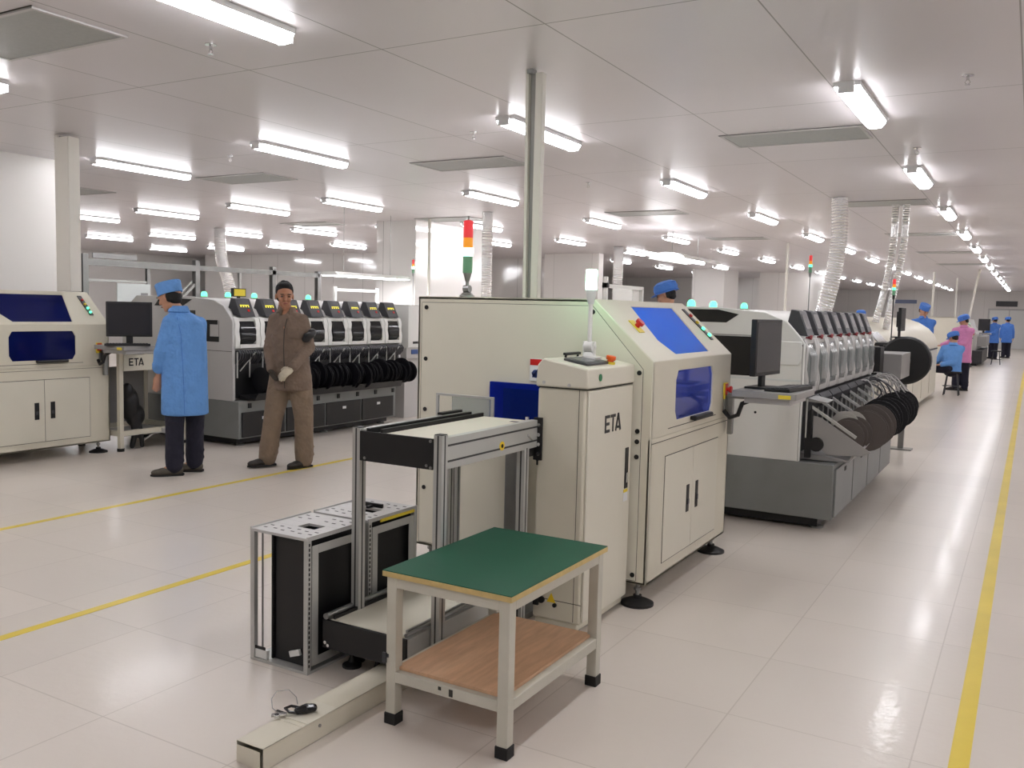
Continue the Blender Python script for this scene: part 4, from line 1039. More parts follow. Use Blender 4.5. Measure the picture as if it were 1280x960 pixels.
# monitor and signal tower on the oven
tower(-1.44,11.42,1.2,1.95,'signal tower on a black pole leaning by the oven monitor',.62,'green','black')
mo = monitor('upright black monitor standing on the near end of the oven', (-1.62,11.75,1.54), math.radians(88), .34, .28)
mo.location = (-1.37,11.74,1.26)
o = MB().box(-1.60,-1.30,11.3,11.95,1.185,1.20).box(-1.43,-1.31,11.66,11.82,1.2,1.259).box(-1.60,-1.50,11.6,11.64,1.1,1.2).build('monitor_shelf', M['black'], ov)
tower(-2.1,9.95,0,2.14,'small signal tower on a thin pole behind the right placement row',.6,'green')
tower(-9.26,12.5,0,2.29,'small signal tower on a thin pole before the centre partition wall',.75,'white')

# ------------------------------------------------------------------ beacons on the machine tops
bsrc = None
pos = [(-8.2,6.62,1.535,'nearest on the left row roof'),(-8.2,7.09,1.535,'second on the left row roof'),(-8.2,7.44,1.535,'third on the left row roof'),(-8.2,7.85,1.535,'fourth on the left row roof'),(-8.2,8.79,1.535,'farthest on the left row roof'),
       (-2.5,7.3,1.535,'nearest on the right row roof'),(-2.5,7.9,1.535,'middle of the right row roof'),(-2.5,8.9,1.535,'farthest on the right row roof')]
for x, y, z, w in pos:
    lab = 'small round green beacon, %s' % w
    if bsrc is None:
        bsrc = thing('beacon', lab, 'beacon', (x,y,z), 0, 'green beacons on the placement rows')
        MB().cyl((x,y,z),(x,y,z+.02),.04,seg=16).build('beacon_base', M['mid_grey'], bsrc)
        MB().lathe([(0,z+.02),(.034,z+.02),(.034,z+.05),(.02,z+.072),(0,z+.076)],(x,y,0),16).build('lit_dome', M['em_green'], bsrc)
    else: clone(bsrc, (x,y,z), lab)
o = thing('display_box', 'small yellow lit display box on top of the left placement row', 'display', (-8.2,7.62,1.535))
MB().box(-8.24,-8.2,7.52,7.72,1.56,1.66).box(-8.23,-8.21,7.6,7.64,1.535,1.56).build('casing', M['black'], o)
MB().box(-8.2,-8.196,7.535,7.705,1.57,1.65).build('lit_display', M['yellow_label'], o)

# ------------------------------------------------------------------ inspection stand with ETA board, left
s = thing('inspection_stand', 'cream open frame stand with black ETA lettering beside the blue-coated man', 'stand', (-7.9,5.6,0))
for xx, yy in ((-7.68,5.60),(-7.68,6.36),(-8.3,5.60),(-8.3,6.36)):
    MB().box(xx-.045,xx,yy,yy+.045,.03,.985).build('post', M['cream'], s, bevel=.003)
    MB().cyl((xx-.022,yy+.022,0),(xx-.022,yy+.022,.03),.035,seg=14).build('foot', M['black'], s)
bd = MB().box(-7.682,-7.668,5.645,6.36,.795,.955).build('name_board', M['cream2'], s, bevel=.002)
tx = MB(); eta(tx,(-7.668,5.70,.845),(0,1,0),.075,(1,0,0)); tx.build('lettering', M['black'], bd)
MB().box(-8.3,-7.66,5.60,6.40,.985,1.0).build('top_plate', M['mid_grey'], s, bevel=.002)
MB().box(-7.72,-7.68,5.645,6.36,.15,.20).box(-8.34,-8.30,5.645,6.36,.15,.2).box(-8.30,-7.72,5.60,5.64,.15,.2).box(-8.30,-7.72,6.36,6.40,.15,.2).build('lower_rail', M['cream'], s, bevel=.002)
MB().box(-8.32,-8.315,5.645,6.36,.2,.79).build('rear_panel', M['mid_grey'], s)
MB().box(-8.29,-7.72,5.66,6.34,.14,.15).build('shelf', M['mid_grey'], s)
c = thing('hose_bundle', 'black cable and hose bundle slung inside the cream ETA frame stand', 'cable bundle', (-7.85,5.80,0))
b = MB().ell((-7.80,5.80,.45),(.10,.09,.18),14,10).ell((-7.80,5.86,.33),(.09,.10,.12),14,10).ell((-7.78,5.76,.58),(.07,.06,.09),12,8)
b.capsule([(-7.76,5.80,.30),(-7.75,5.82,.16),(-7.74,5.78,.03)],[.03,.03,.028],10).capsule([(-7.74,5.84,.32),(-7.72,5.87,.17),(-7.72,5.88,.03)],[.025,.025,.025],10)
b.build('hose_bundle_body', M['black_plastic'], c, remesh=.012)
MB().tube([(-7.74,5.88,.06),(-7.70,6.0,.14),(-7.66,6.12,.15),(-7.66,6.15,.02)],.008,8).box(-7.69,-7.62,6.08,6.22,.14,.19).build('socket_lead', M['light_grey'], c)

# ------------------------------------------------------------------ white cabinet at the far end of the left row
o = thing('output_cabinet', 'bright white cabinet at the far end of the left placement row', 'cabinet', (-7.5,9.6,0))
MB().box(-8.0,-7.10,9.50,10.25,.95,1.515).build('upper_cabinet', M['white'], o, bevel=.008)
MB().box(-8.0,-7.14,9.52,10.23,.80,.95).build('instrument_strip', M['light_grey'], o, bevel=.003)
b = MB().box(-7.14,-7.13,9.62,9.76,.86,.92,0)
for k in range(4): b.cyl((-7.14,9.84+k*.09,.89),(-7.125,9.84+k*.09,.89),.016,seg=12,mi=k%2)
b.build('controls', [mat('blue_control',rgb(60,90,150),.4),M['green_plastic']], o)
MB().box(-7.95,-7.2,9.56,10.2,.0,.80).build('lower_cabinet', M['light_grey'], o, bevel=.004)
MB().box(-7.1,-7.096,9.6,9.85,1.0,1.03).build('cabinet_slot', M['black'], o)

# ------------------------------------------------------------------ aluminium frames behind the left row
f = thing('profile_frame', 'tall aluminium profile frame standing behind the left placement row', 'frame', (-9.6,8.5,0))
for y, zt in ((6.55,2.02),(7.42,1.9),(8.17,2.03),(9.55,2.02),(10.5,2.0)):
    w = .035 if zt > 1.95 else .022
    MB().box(-9.6-w,-9.6+w,y-w,y+w,0,zt).build('post', M['steel'], f, bevel=.002)
MB().box(-9.635,-9.565,6.58,8.14,1.885,1.965).box(-9.635,-9.565,8.2,10.5,1.90,1.965).build('top_beam', M['steel'], f, bevel=.002)
MB().box(-9.63,-9.59,6.58,7.4,1.70,1.73).build('cross_bar', M['alu'], f, bevel=.001)
MB().bar((-9.6,7.85,1.45),(-9.6,8.15,1.72),.03,.03).build('brace', M['alu'], f)
MB().bar((-9.6,7.75,1.45),(-9.6,8.1,1.75),.02,.02).build('brace', M['alu'], f)
MB().box(-9.62,-9.58,8.9,8.94,1.6,1.9).build('hanger', M['alu'], f)
MB().box(-9.66,-9.64,6.7,7.3,1.98,2.04).build('cable_tray', M['mid_grey'], f)
o = MB().box(-9.56,-9.55,6.95,7.42,1.35,1.69,0).box(-9.55,-9.548,7.28,7.38,1.52,1.58,1).build('notice_sheet', [M['white_cool'],M['mid_grey']], f)
s0 = thing('packing_bench', 'white aluminium framed bench under a bright flat lamp behind the left row', 'frame', (-9.6,11.4,0))
for y in (10.9,11.95): MB().box(-9.62,-9.58,y-.02,y+.02,0,1.78).build('post', M['white'], s0)
MB().box(-9.62,-9.58,10.92,11.93,1.71,1.75).build('cross_bar', M['white'], s0)
MB().box(-9.9,-9.3,10.88,11.98,.78,.82).build('bench_top', M['white_cool'], s0)
o = thing('bench_lamp', 'flat bright inspection lamp hanging above the white bench frame', 'lamp', (-9.6,11.7,1.93))
MB().prism([(-9.80,1.955),(-9.40,1.955),(-9.48,2.01),(-9.72,2.01)],'y',10.75,12.65).build('lamp_shade', M['white'], o)
MB().box(-9.78,-9.42,10.8,12.6,1.945,1.955).build('lit_panel', M['lamp'], o)
for y in (11.1,12.3): MB().cyl((-9.6,y,2.0),(-9.6,y,CZ),.004,seg=6).build('suspension_wire', M['steel'], o)
# frames and lamp in the middle background
o = thing('rack_frame', 'white angled shelf frame seen above the main machine near the small lamp', 'frame', (-6,14,0))
for y, zt in ((13.3,2.05),(14.83,1.93)): MB().box(-6.03,-5.97,y-.03,y+.03,0,zt).build('post', M['white'], o)
MB().box(-6.03,-5.97,13.3,14.83,1.87,1.93).box(-6.4,-6.03,14.5,14.83,1.6,1.93).build('cross_bar', M['white'], o)
MB().box(-6.05,-5.95,13.27,13.33,1.87,1.95).build('joint', M['black'], o)
o = thing('hanging_lamp', 'long lit lamp with curved white reflector hanging over the middle of the hall', 'lamp', (-6,16.4,2.5))
rp = [(math.cos(a)*.36, math.sin(a)*.12) for a in [PI*k/10 for k in range(11)]]
ri = [(p[0]*.96, p[1]*.92) for p in rp[::-1]]
MB().prism([(-6+p[0],2.50+p[1]) for p in rp+ri],'y',16.0,18.2).build('reflector', M['white'], o)
MB().cyl((-6,15.0,2.53),(-6,18.15,2.53),.035,seg=12).build('lit_tube', M['lamp'], o)
for y in (16.3,17.8): MB().cyl((-6,y,2.61),(-6,y,CZ),.005,seg=6).build('suspension_wire', M['steel'], o)
o = thing('light_frame', 'white lit door-like frame far behind the right placement row', 'frame', (-5.2,27,0))
for y in (26,27.7): MB().box(-5.24,-5.16,y-.04,y+.04,0,2.2).build('post', M['white'], o)
MB().box(-5.24,-5.16,26,27.7,1.95,2.05).box(-5.22,-5.2,26.1,27.6,.1,1.9).build('panel', M['white'], o)

# ------------------------------------------------------------------ ducts
def duct(name, label, pts, r, corrug=True, m='duct', seg=14):
    P = [Vector(p) for p in pts]
    # Catmull-Rom resample
    out = []
    for i in range(len(P)-1):
        p0 = P[max(i-1,0)]; p1 = P[i]; p2 = P[i+1]; p3 = P[min(i+2,len(P)-1)]
        n = max(4, int((p2-p1).length/(.017 if corrug else .08)))
        for k in range(n):
            t_ = k/n
            out.append(.5*((2*p1)+(-p0+p2)*t_+(2*p0-5*p1+4*p2-p3)*t_*t_+(-p0+3*p1-3*p2+p3)*t_**3))
    out.append(P[-1])
    rs = [r*(1+.07*(1 if i%2 else -1)) for i in range(len(out))] if corrug else r
    o = MB().tube(out, rs, seg).build(name, M[m])
    return tag(o, label, 'duct')
duct('foil_duct','wide corrugated foil duct dropping from the ceiling to the oven hood',[(-2.26,12.24,3.03),(-2.24,12.24,2.5),(-2.30,12.24,1.97),(-2.40,12.24,1.505)],.10)
duct('foil_duct','thin left one of two parallel shiny hoses over the oven',[(-1.70,13.2,3.03),(-1.71,13.2,2.45),(-1.78,13.2,1.90),(-1.88,13.2,1.425)],.045)
duct('foil_duct','thin right one of two parallel shiny hoses over the oven',[(-1.57,13.2,3.03),(-1.58,13.2,2.45),(-1.66,13.2,1.90),(-1.74,13.2,1.335)],.045)
duct('foil_duct','corrugated foil duct behind the main machine near the tall signal tower',[(-7.65,12.3,3.03),(-7.65,12.3,2.3),(-7.64,12.3,0.02)],.085)
duct('foil_duct','corrugated foil duct standing left of the white rack frame',[(-8.63,19.8,3.03),(-8.63,19.8,2),(-8.6,19.8,0.02)],.12)
duct('foil_duct','slack clear hose dropping behind the left placement row',[(-14.9,13.3,3.03),(-14.85,13.3,2.4),(-14.6,13.3,1.7),(-14.5,13.3,0.02)],.12)
for x, y, x2, w in ((-2.9,32.6,-2.9,'left thin white pipe above the far machines'),(-2.55,37.5,-2.55,'middle thin white pipe above the far machines'),(-1.48,30.8,-1.72,'slanting thin white pipe above the far machines'),(-9.25,13.3-.35,-9.25,'white pipe standing at the corner of the centre partition'),(-4.6,19.5,-4.6,'thin white pipe in the middle background')):
    duct('ceiling_pipe', w, [(x,y,3.03),((x+x2)/2,y,2.3),(x2,y,1.36 if x2==-1.72 else 0.02)],.035 if y>20 else .028,False,'post_white',10)
# short pipe end under the slanting pipe: far machines
fm1 = clone(left, (-1.62,30.6,0), 'farther cream machine with dark windows standing before the far grey machine'); 
o = thing('placement_machine', 'far grey and white machine with dark pedestal near the two standing workers', 'machine', (-1.7,34.0,0))
MB().prism([(-1.55,.5),(-1.55,1.05),(-1.75,1.2),(-1.85,1.5),(-3.1,1.5),(-3.1,.5)],'y',32.6,36.4).build('housing', M['light_grey'], o, bevel=.01)
MB().box(-3.0,-1.35,32.5,36.3,.08,.5).build('pedestal', M['dark_grey'], o, bevel=.01)
MB().box(-3.0,-1.5,32.6,36.2,0,.08).build('plinth', M['black'], o)
MB().box(-1.55,-1.30,33.2,36.2,.62,.95).build('feeder_bank', M['mid_grey'], o, bevel=.01)
mo = monitor('distant monitor on the far grey machine', (0,0,0), math.radians(50), .5, .4); mo.location = (-1.42,34.4,1.05)
MB().box(-1.6,-1.2,34.1,34.7,1.0,1.05).build('console', M['mid_grey'], o)
# ------------------------------------------------------------------ people
def V3(p): return Vector(p)
def hand(mb, w, d, n, side_sign=1, curl=.45, g=0.0):
    w = V3(w); d = V3(d).normalized(); n = V3(n); n = (n-d*n.dot(d)).normalized(); s = d.cross(n)*side_sign
    for k in range(5):
        t = k/4
        mb.ell(w+d*(.015+.068*t), (.030+.010*t+g, .030+.010*t+g, .030+.010*t+g), 8, 6) if False else None
    Mx = Matrix((s, d, n)).transposed()
    mb.ell(w+d*.045, (.040+g, .052+g, .016+g), 14, 10, 0, Mx)
    mb.ell(w+d*.012, (.026+g, .03+g, .019+g), 12, 8, 0, Mx)
    for i, L_ in enumerate((.070,.078,.073,.056)):
        b = w+d*(.082-.004*abs(i-1.3))+s*(.030-.0195*i)
        a1 = curl*.6; a2 = curl*1.5; a3 = curl*2.2
        p1 = b+(d*math.cos(a1)+n*math.sin(a1))*L_*.45
        p2 = p1+(d*math.cos(a2)+n*math.sin(a2))*L_*.32
        p3 = p2+(d*math.cos(a3)+n*math.sin(a3))*L_*.23
        mb.capsule([b-d*.012,p1,p2,p3],[.0098+g,.009+g,.0083+g,.0072+g],8)
    b = w+d*.022+s*.030
    p1 = b+(d*.55+s*.75+n*.25).normalized()*.032
    p2 = p1+(d*.85+s*.3+n*.45).normalized()*.030
    mb.capsule([b-s*.008,p1,p2],[.0125+g,.0108+g,.0085+g],8)

def frame_from(fd, lean=(0,0)):
    f = V3(fd).normalized(); u = Vector((0,0,1)); r = f.cross(u).normalized(); u = r.cross(f).normalized()
    return r, f, u

def person(label, loc, sp, voxel=.012, group=None):
    dx, dy = loc[0], loc[1]; L_ = math.hypot(dx, dy); rz = math.atan2(-dx/L_, dy/L_)
    t = thing('person', label, 'person', (loc[0],loc[1],0), rz)
    if group: t['group'] = group
    J = {k: V3(v) for k, v in sp['J'].items()}
    r, f, u = frame_from(sp['face'])
    hc = J['head']; hs = sp.get('hs', 1.0)
    def H(a, b, c): return hc+(r*a+f*b+u*c)*hs
    Mh = Matrix((r, f, u)).transposed()
    def hell(mb, a, b, c, ra, rb, rc, seg=18): mb.ell(H(a,b,c), (ra*hs,rb*hs,rc*hs), seg, 12, 0, Mh)
    b = MB()
    hell(b,0,-.012,.035,.074,.092,.082); hell(b,0,.028,.01,.062,.062,.085); hell(b,0,.030,-.05,.050,.052,.052)
    hell(b,0,.058,-.085,.024,.022,.020); hell(b,0,.082,.028,.046,.014,.016)          # chin, brow
    hell(b,0,.096,-.010,.010,.014,.026,10); hell(b,0,.102,-.022,.0155,.013,.010,10)     # nose
    for s in (-1,1):
        hell(b,s*.034,.072,-.022,.022,.016,.018,10)                                   # cheeks
        hell(b,s*.076,-.008,-.002,.008,.017,.030,10)                                 # ears
    hell(b,0,.080,-.052,.020,.014,.009,10)                                           # lips
    b.capsule([hc-u*.06*hs-f*.015, J['neck']],[.052*hs,.056],14)
    ck = [J['neck'], J['chest'], J['waist'], J['pelvis']]
    b.capsule(ck,[.06,.115,.105,.12],16)
    for s in ('L','R'):
        dd = J['toe'+s]-J['an'+s]; dd.z = 0; dd.normalize()
        toe = J['an'+s]+dd*.10; toe.z = J['an'+s].z-.045
        b.capsule([J['neck']-Vector((0,0,.03)),J['sh'+s]-Vector((0,0,.01))],[.04,.042],12)
        b.capsule([J['sh'+s],J['el'+s],J['wr'+s]],[.050,.037,.026],12)
        b.capsule([J['pelvis'],J['hip'+s],J['kn'+s],J['an'+s]],[.09,.080,.052,.037],12)
        b.capsule([J['an'+s],toe],[.033,.022],10)
        hd = sp['hand'+s]
        hand(b, J['wr'+s], hd[0], hd[1], hd[2], hd[3])
    body = b.build('body', M[sp.get('skin','skin')], t, local=True, remesh=sp.get('bvox',.0075), sub=3)
    # face features
    if sp.get('features', True):
        for s in (-1,1):
            MB().ell(H(s*.031,.0905,.008),(.0125*hs,.006*hs,.0055*hs),12,8,0,Mh).build('eye', M['black_gloss'], t, local=True)
            MB().ell(H(s*.031,.094,.029),(.019*hs,.006*hs,.0042*hs),12,8,0,Mh).build('eyebrow', M['hair'], t, local=True)
        MB().ell(H(0,.0925,-.052),(.022*hs,.006*hs,.0055*hs),12,8,0,Mh).build('mouth', M['red_mouth'], t, local=True)
    # hair
    h = MB()
    if sp.get('hair') == 'short':
        h.ell(H(0,-.024,.070),(.079*hs,.089*hs,.066*hs),22,14,0,Mh); h.ell(H(0,-.045,.010),(.074*hs,.064*hs,.078*hs),20,12,0,Mh)
        h.ell(H(.006,.036,.106),(.054*hs,.040*hs,.026*hs),14,10,0,Mh)
        for s in (-1,1): h.ell(H(s*.066,-.012,.052),(.014*hs,.040*hs,.036*hs),12,8,0,Mh)
        for k in range(60):
            a = random.uniform(-1,1); c = random.uniform(-.9,.9)
            h.ell(H(a*.060,c*.072-.02,.126+.012*(1-a*a)-.034*c*c-.028*a*a),(.012,.012,.014),6,5)
        h.build('hair', M['hair'], t, local=True, remesh=.006, sub=2)
    else:
        h.ell(H(0,-.036,.012),(.079*hs,.066*hs,.066*hs),20,12,0,Mh); h.ell(H(0,-.05,-.03),(.06*hs,.045*hs,.035*hs),16,10,0,Mh)
        for s in (-1,1): h.ell(H(s*.07,-.03,-.0),(.014*hs,.03*hs,.038*hs),12,8,0,Mh)
        h.build('hair', M['hair'], t, local=True, remesh=.007, sub=2)
    if sp.get('cap') == 'flat':
        ring = lambda a, c, z, o=0: [H(a*math.cos(2*PI*k/28), c*math.sin(2*PI*k/28)-.012+o, z) for k in range(28)]
        c = MB().loft([ring(.083,.100,.035),ring(.088,.106,.040),ring(.090,.110,.085),ring(.093,.113,.125),ring(.088,.106,.136),ring(.05,.06,.142)])
        cp = c.build('cap', M[sp['capm']], t, local=True, bevel=0)
        MB().loft([ring(.0865,.1045,.036),ring(.0905,.1085,.037),ring(.0915,.1095,.062),ring(.088,.106,.063)]).build('cap_band', M[sp['capm']], cp, local=True)
    elif sp.get('cap') == 'mob':
        ring = lambda a, c, z, o=0: [H(a*math.cos(2*PI*k/28)*(1+.03*math.sin(7*2*PI*k/28)), c*math.sin(2*PI*k/28)*(1+.03*math.sin(9*2*PI*k/28))-.012+o, z) for k in range(28)]
        c = MB().loft([ring(.084,.100,.03),ring(.104,.120,.042),ring(.112,.128,.075),ring(.102,.115,.118),ring(.064,.072,.142),ring(.02,.02,.148)])
        cp = c.build('cap', M[sp['capm']], t, local=True)
        MB().loft([ring(.085,.115,.026),ring(.10,.15,.022,.02),ring(.10,.15,.028,.02),ring(.086,.11,.045)]).build('brim', M[sp['capm']], cp, local=True)
    # torso garment
    def ring(c, rx, ry, ang, n=24, wob=0.0, ph=0):
        c = V3(c); ca_, sa = math.cos(ang), math.sin(ang); out = []
        for k in range(n):
            th = 2*PI*k/n; w = 1+wob*math.sin(5*th+ph)+wob*.6*math.sin(8*th+ph*2)
            a = rx*math.copysign(abs(math.cos(th))**.85, math.cos(th))*w; b_ = ry*math.copysign(abs(math.sin(th))**.85, math.sin(th))*w
            out.append(c+Vector((a*ca_-b_*sa, a*sa+b_*ca_, 0)))
        return out
    g = MB(); rings = []
    for i, (c, rx, ry, ang) in enumerate(sp['coat']): rings.append(ring(c, rx, ry, ang, wob=.012 if i > 2 else 0, ph=i))
    g.loft(rings)
    for s in ('L','R'):
        pts = [J['sh'+s], J['sh'+s].lerp(J['el'+s],.5), J['el'+s], J['el'+s].lerp(J['wr'+s],.5), J['el'+s].lerp(J['wr'+s],sp.get('sleeve',.93))]
        g.capsule(pts, [x*sp.get('slv',1.0) for x in (.066,.062,.055,.051,.048)], 14)
        for k in range(3):
            q = J['el'+s]+(J['sh'+s]-J['el'+s])*(.08+.2*k); g.ell(q,(.064,.064,.018),12,6)
    g.capsule([J['neck']-Vector((0,0,.02)), J['shL']],[.062,.058],12); g.capsule([J['neck']-Vector((0,0,.02)), J['shR']],[.062,.058],12)
    coat = g.build(sp['coatname'], M[sp['coatm']], t, local=True, remesh=voxel, sub=3)
    # collar
    cl = MB(); nk = J['neck']; cc = nk+Vector((0,0,.015))
    n = 20; A = []; B = []; C_ = []
    fa = math.atan2(sp['tface'][1], sp['tface'][0]); gap = sp.get('vneck', .35)
    rr_ = []
    for lvl, (rad, dz) in enumerate(((.070,.040),(.092,-.010),(.080,-.020),(.062,.028))):
        row = []
        for k in range(n+1):
            th = fa+gap+(2*PI-2*gap)*k/n; row.append(cc+Vector((rad*math.cos(th),rad*math.sin(th),dz-(.025 if k in (0,n) else 0))))
        rr_.append(row)
    VV = [p for r_ in rr_ for p in r_]; fs = []
    for a in range(4):
        b2 = (a+1)%4
        for k in range(n): fs.append([a*(n+1)+k, a*(n+1)+k+1, b2*(n+1)+k+1, b2*(n+1)+k])
    fs += [[0,n+1,2*(n+1),3*(n+1)],[n,n+n+1,n+2*(n+1),n+3*(n+1)]]
    cl.add(VV, fs).build('collar', M[sp['coatm']], coat, local=True)
    if sp.get('front', None):
        for nm, mk, pts, w in sp['front']:
            q = MB().tube(pts, w, 6); q.build(nm, M[mk], coat, local=True)
    # trousers
    p = MB()
    p.ell(J['pelvis'],(.155,.125,.12),18,12)
    for s in ('L','R'):
        k_ = J['kn'+s]; a_ = J['an'+s]; h_ = J['hip'+s]
        tw = sp.get('tw',1.0)
        rr2 = [.098*tw,.092*tw,.078*tw,.076*tw,.078*tw,.072*tw]
        pts = [h_, h_.lerp(k_,.5), k_, k_.lerp(a_,.4), k_.lerp(a_,.8), a_+Vector((0,0,.0))]
        p.capsule(pts, rr2, 16)
        for q in (.30,.12): p.ell(k_.lerp(a_,1-q)+Vector((.006,0,0)),(.082*tw,.080*tw,.018),14,6)
        if sp.get('pleat', True): p.ell(k_+Vector((0,-.01,.03)),(.08*tw,.078*tw,.02),14,6)
    if sp.get('trousers', True): p.build('trousers', M[sp['trm']], t, local=True, remesh=voxel, sub=3)
    # shoes
    for s in ('L','R'):
        a_ = J['an'+s]; to = J['toe'+s]; d = (to-a_); d.z = 0
        if d.length < 1e-4: d = Vector((0,-1,0))
        d.normalize(); sd = Vector((-d.y, d.x, 0)); base = min(a_.z-.07, to.z-.03)
        q = MB(); c0 = Vector((a_.x,a_.y,base))
        Mx = Matrix((sd, d, Vector((0,0,1)))).transposed()
        q.ell(c0+Vector((0,0,.045))-d*.02,(.042,.055,.052),14,10,0,Mx); q.ell(c0+Vector((0,0,.036))+d*.07,(.047,.085,.036),14,10,0,Mx); q.ell(c0+Vector((0,0,.030))+d*.13,(.044,.062,.030),14,10,0,Mx)
        q.ell(c0+Vector((0,0,.07))-d*.0,(.04,.045,.04),12,8,0,Mx)
        sh = q.build('shoe', M[sp['shm']], t, local=True, remesh=.008, sub=2)
        so = MB()
        outl = [(-.045,-.07),(.0,-.082),(.045,-.07),(.048,0),(.052,.10),(.040,.17),(0,.198),(-.040,.17),(-.052,.10),(-.048,0)]
        top = [c0+sd*a*.95+d*b_*.98+Vector((0,0,.016)) for a, b_ in outl]; bot = [c0+sd*a*.95+d*b_*.98 for a, b_ in outl]
        so.loft([bot, top]).build('sole', M['rubber'], sh, local=True)
    return t, J, coat

# man in brown, walking
brown = dict(J=dict(head=(.022,-.01,1.555), neck=(.04,.02,1.415), chest=(.07,.0,1.25), waist=(.075,.0,1.03), pelvis=(.075,.0,.88),
    shL=(-.06,.09,1.345), elL=(-.11,.07,1.075), wrL=(-.09,-.07,.90), shR=(.175,-.06,1.345), elR=(.24,-.09,1.10), wrR=(.085,-.24,.925),
    hipL=(-.0,.03,.84), knL=(-.075,.0,.46), anL=(-.125,.05,.085), toeL=(-.28,-.02,.04), hipR=(.155,-.02,.84), knR=(.195,-.05,.46), anR=(.20,-.02,.075), toeR=(.10,-.10,.03)),
    face=(.10,-1,-.08), tface=(-.12,-.99), hair='short', skin='skin2', vneck=.42, slv=.97,
    handL=((.25,-.6,-.8),(.6,-.4,.2),1,.6), handR=((-.75,-.25,-.55),(.2,.7,-.6),-1,.55),
    coat=[((.045,.02,1.425),.05,.045,0),((.055,.01,1.385),.105,.075,-.62),((.06,.01,1.33),.165,.10,-.62),((.065,.0,1.20),.175,.12,-.62),((.075,.0,1.05),.168,.12,-.6),((.078,.0,.90),.18,.13,-.5),((.078,.0,.78),.195,.135,-.45),((.078,0,.715),.198,.138,-.4),((.078,0,.71),.185,.125,-.4)],
    coatname='work_jacket', coatm='brown_cloth', trm='brown_cloth2', shm='shoe', tw=1.12, bvox=.006)
bt, J, coat = person('man with short black hair in brown work clothes walking, glove on one hand', (-5.864,5.948), brown)
g = MB(); hand(g, J['wrR'], (-.75,-.25,-.55), (.2,.7,-.6), -1, .55, .0035)
g.capsule([J['elR'].lerp(J['wrR'],.86), J['wrR']],[.036,.031],12); g.build('glove', M['glove'], bt, local=True, remesh=.005, sub=2)
g = MB(); hand(g, J['wrL'], (.25,-.6,-.8), (.6,-.4,.2), 1, .6, .0035); g.capsule([J['elL'].lerp(J['wrL'],.86), J['wrL']],[.036,.031],12)
g.build('glove', mat('dark_glove', rgb(72,66,58), .85), bt, local=True, remesh=.005, sub=2)
MB().ell((.235,-.165,1.215),(.055,.045,.03),14,8).ell((.21,-.16,1.18),(.04,.04,.03),14,8).ell((.262,-.13,1.24),(.04,.05,.04),12,8).build('black_armband', M['black_plastic'], coat, local=True, remesh=.01)
MB().tube([(.045,-.085,1.36),(.02,-.125,1.26),(.015,-.142,1.1),(.02,-.152,.93),(.025,-.155,.74)],.004,6).build('button_placket', M['gap'], coat, local=True)
MB().obox((.10,-.150,1.235),(.85,-.5,0),(.5,.85,0),(0,0,1),.055,.004,.045).build('chest_pocket', M['brown_cloth'], coat, bevel=.003, local=True)
MB().obox((.115,-.155,1.268),(.85,-.5,0),(.5,.85,0),(0,0,1),.02,.003,.008).build('red_badge', M['red'], coat, local=True)

# man in the long blue coat, seen from behind
blue = dict(J=dict(head=(-.115,.04,1.515), neck=(-.045,.02,1.40), chest=(-.01,.0,1.22), waist=(.0,.0,1.0), pelvis=(.0,.0,.86),
    shL=(-.115,-.05,1.315), elL=(-.195,-.06,1.05), wrL=(-.215,.0,.86), shR=(.12,.06,1.30), elR=(.12,.22,1.06), wrR=(-.02,.36,.98),
    hipL=(-.075,-.03,.80), knL=(-.085,-.06,.44), anL=(-.09,-.06,.085), toeL=(-.30,-.07,.03), hipR=(.075,.03,.80), knR=(.08,.05,.44), anR=(.075,.10,.085), toeR=(-.10,.14,.03)),
    face=(-.80,.55,-.28), tface=(-.6,.8), skin='skin', cap='flat', capm='blue_cloth', vneck=.3, hs=1.02,
    handL=((-.1,.05,-1),(-.3,.9,0),1,.35), handR=((-.6,.6,-.2),(0,0,-1),1,.4), sleeve=.62,
    coat=[((-.045,.02,1.425),.05,.045,0),((-.035,.01,1.385),.10,.075,.25),((-.01,.0,1.325),.155,.105,.3),((.0,.0,1.20),.178,.125,.3),((.0,.0,1.02),.185,.135,.3),((.0,.0,.85),.188,.145,.25),((.0,.0,.68),.192,.15,.2),((.0,0,.525),.195,.152,.2),((.0,0,.518),.18,.14,.2)],
    coatname='long_coat', coatm='blue_cloth', trm='navy_cloth', shm='shoe_grey', tw=1.0, bvox=.0065)
kt, J, coat = person('man in long light blue coat and blue cap seen from behind at the left monitor', (-6.287,5.225), blue)
MB().tube([(-.06,-.098,1.36),(-.03,-.137,1.22),(-.02,-.145,1.0),(-.01,-.155,.8),(-.005,-.160,.54)],.0025,6).build('back_seam', M['blue_cloth2'], coat, local=True)
MB().capsule([J['elL'].lerp(J['wrL'],.52),J['elL'].lerp(J['wrL'],.66)],[.056,.054],14).build('rolled_cuff', M['blue_cloth'], coat, local=True)

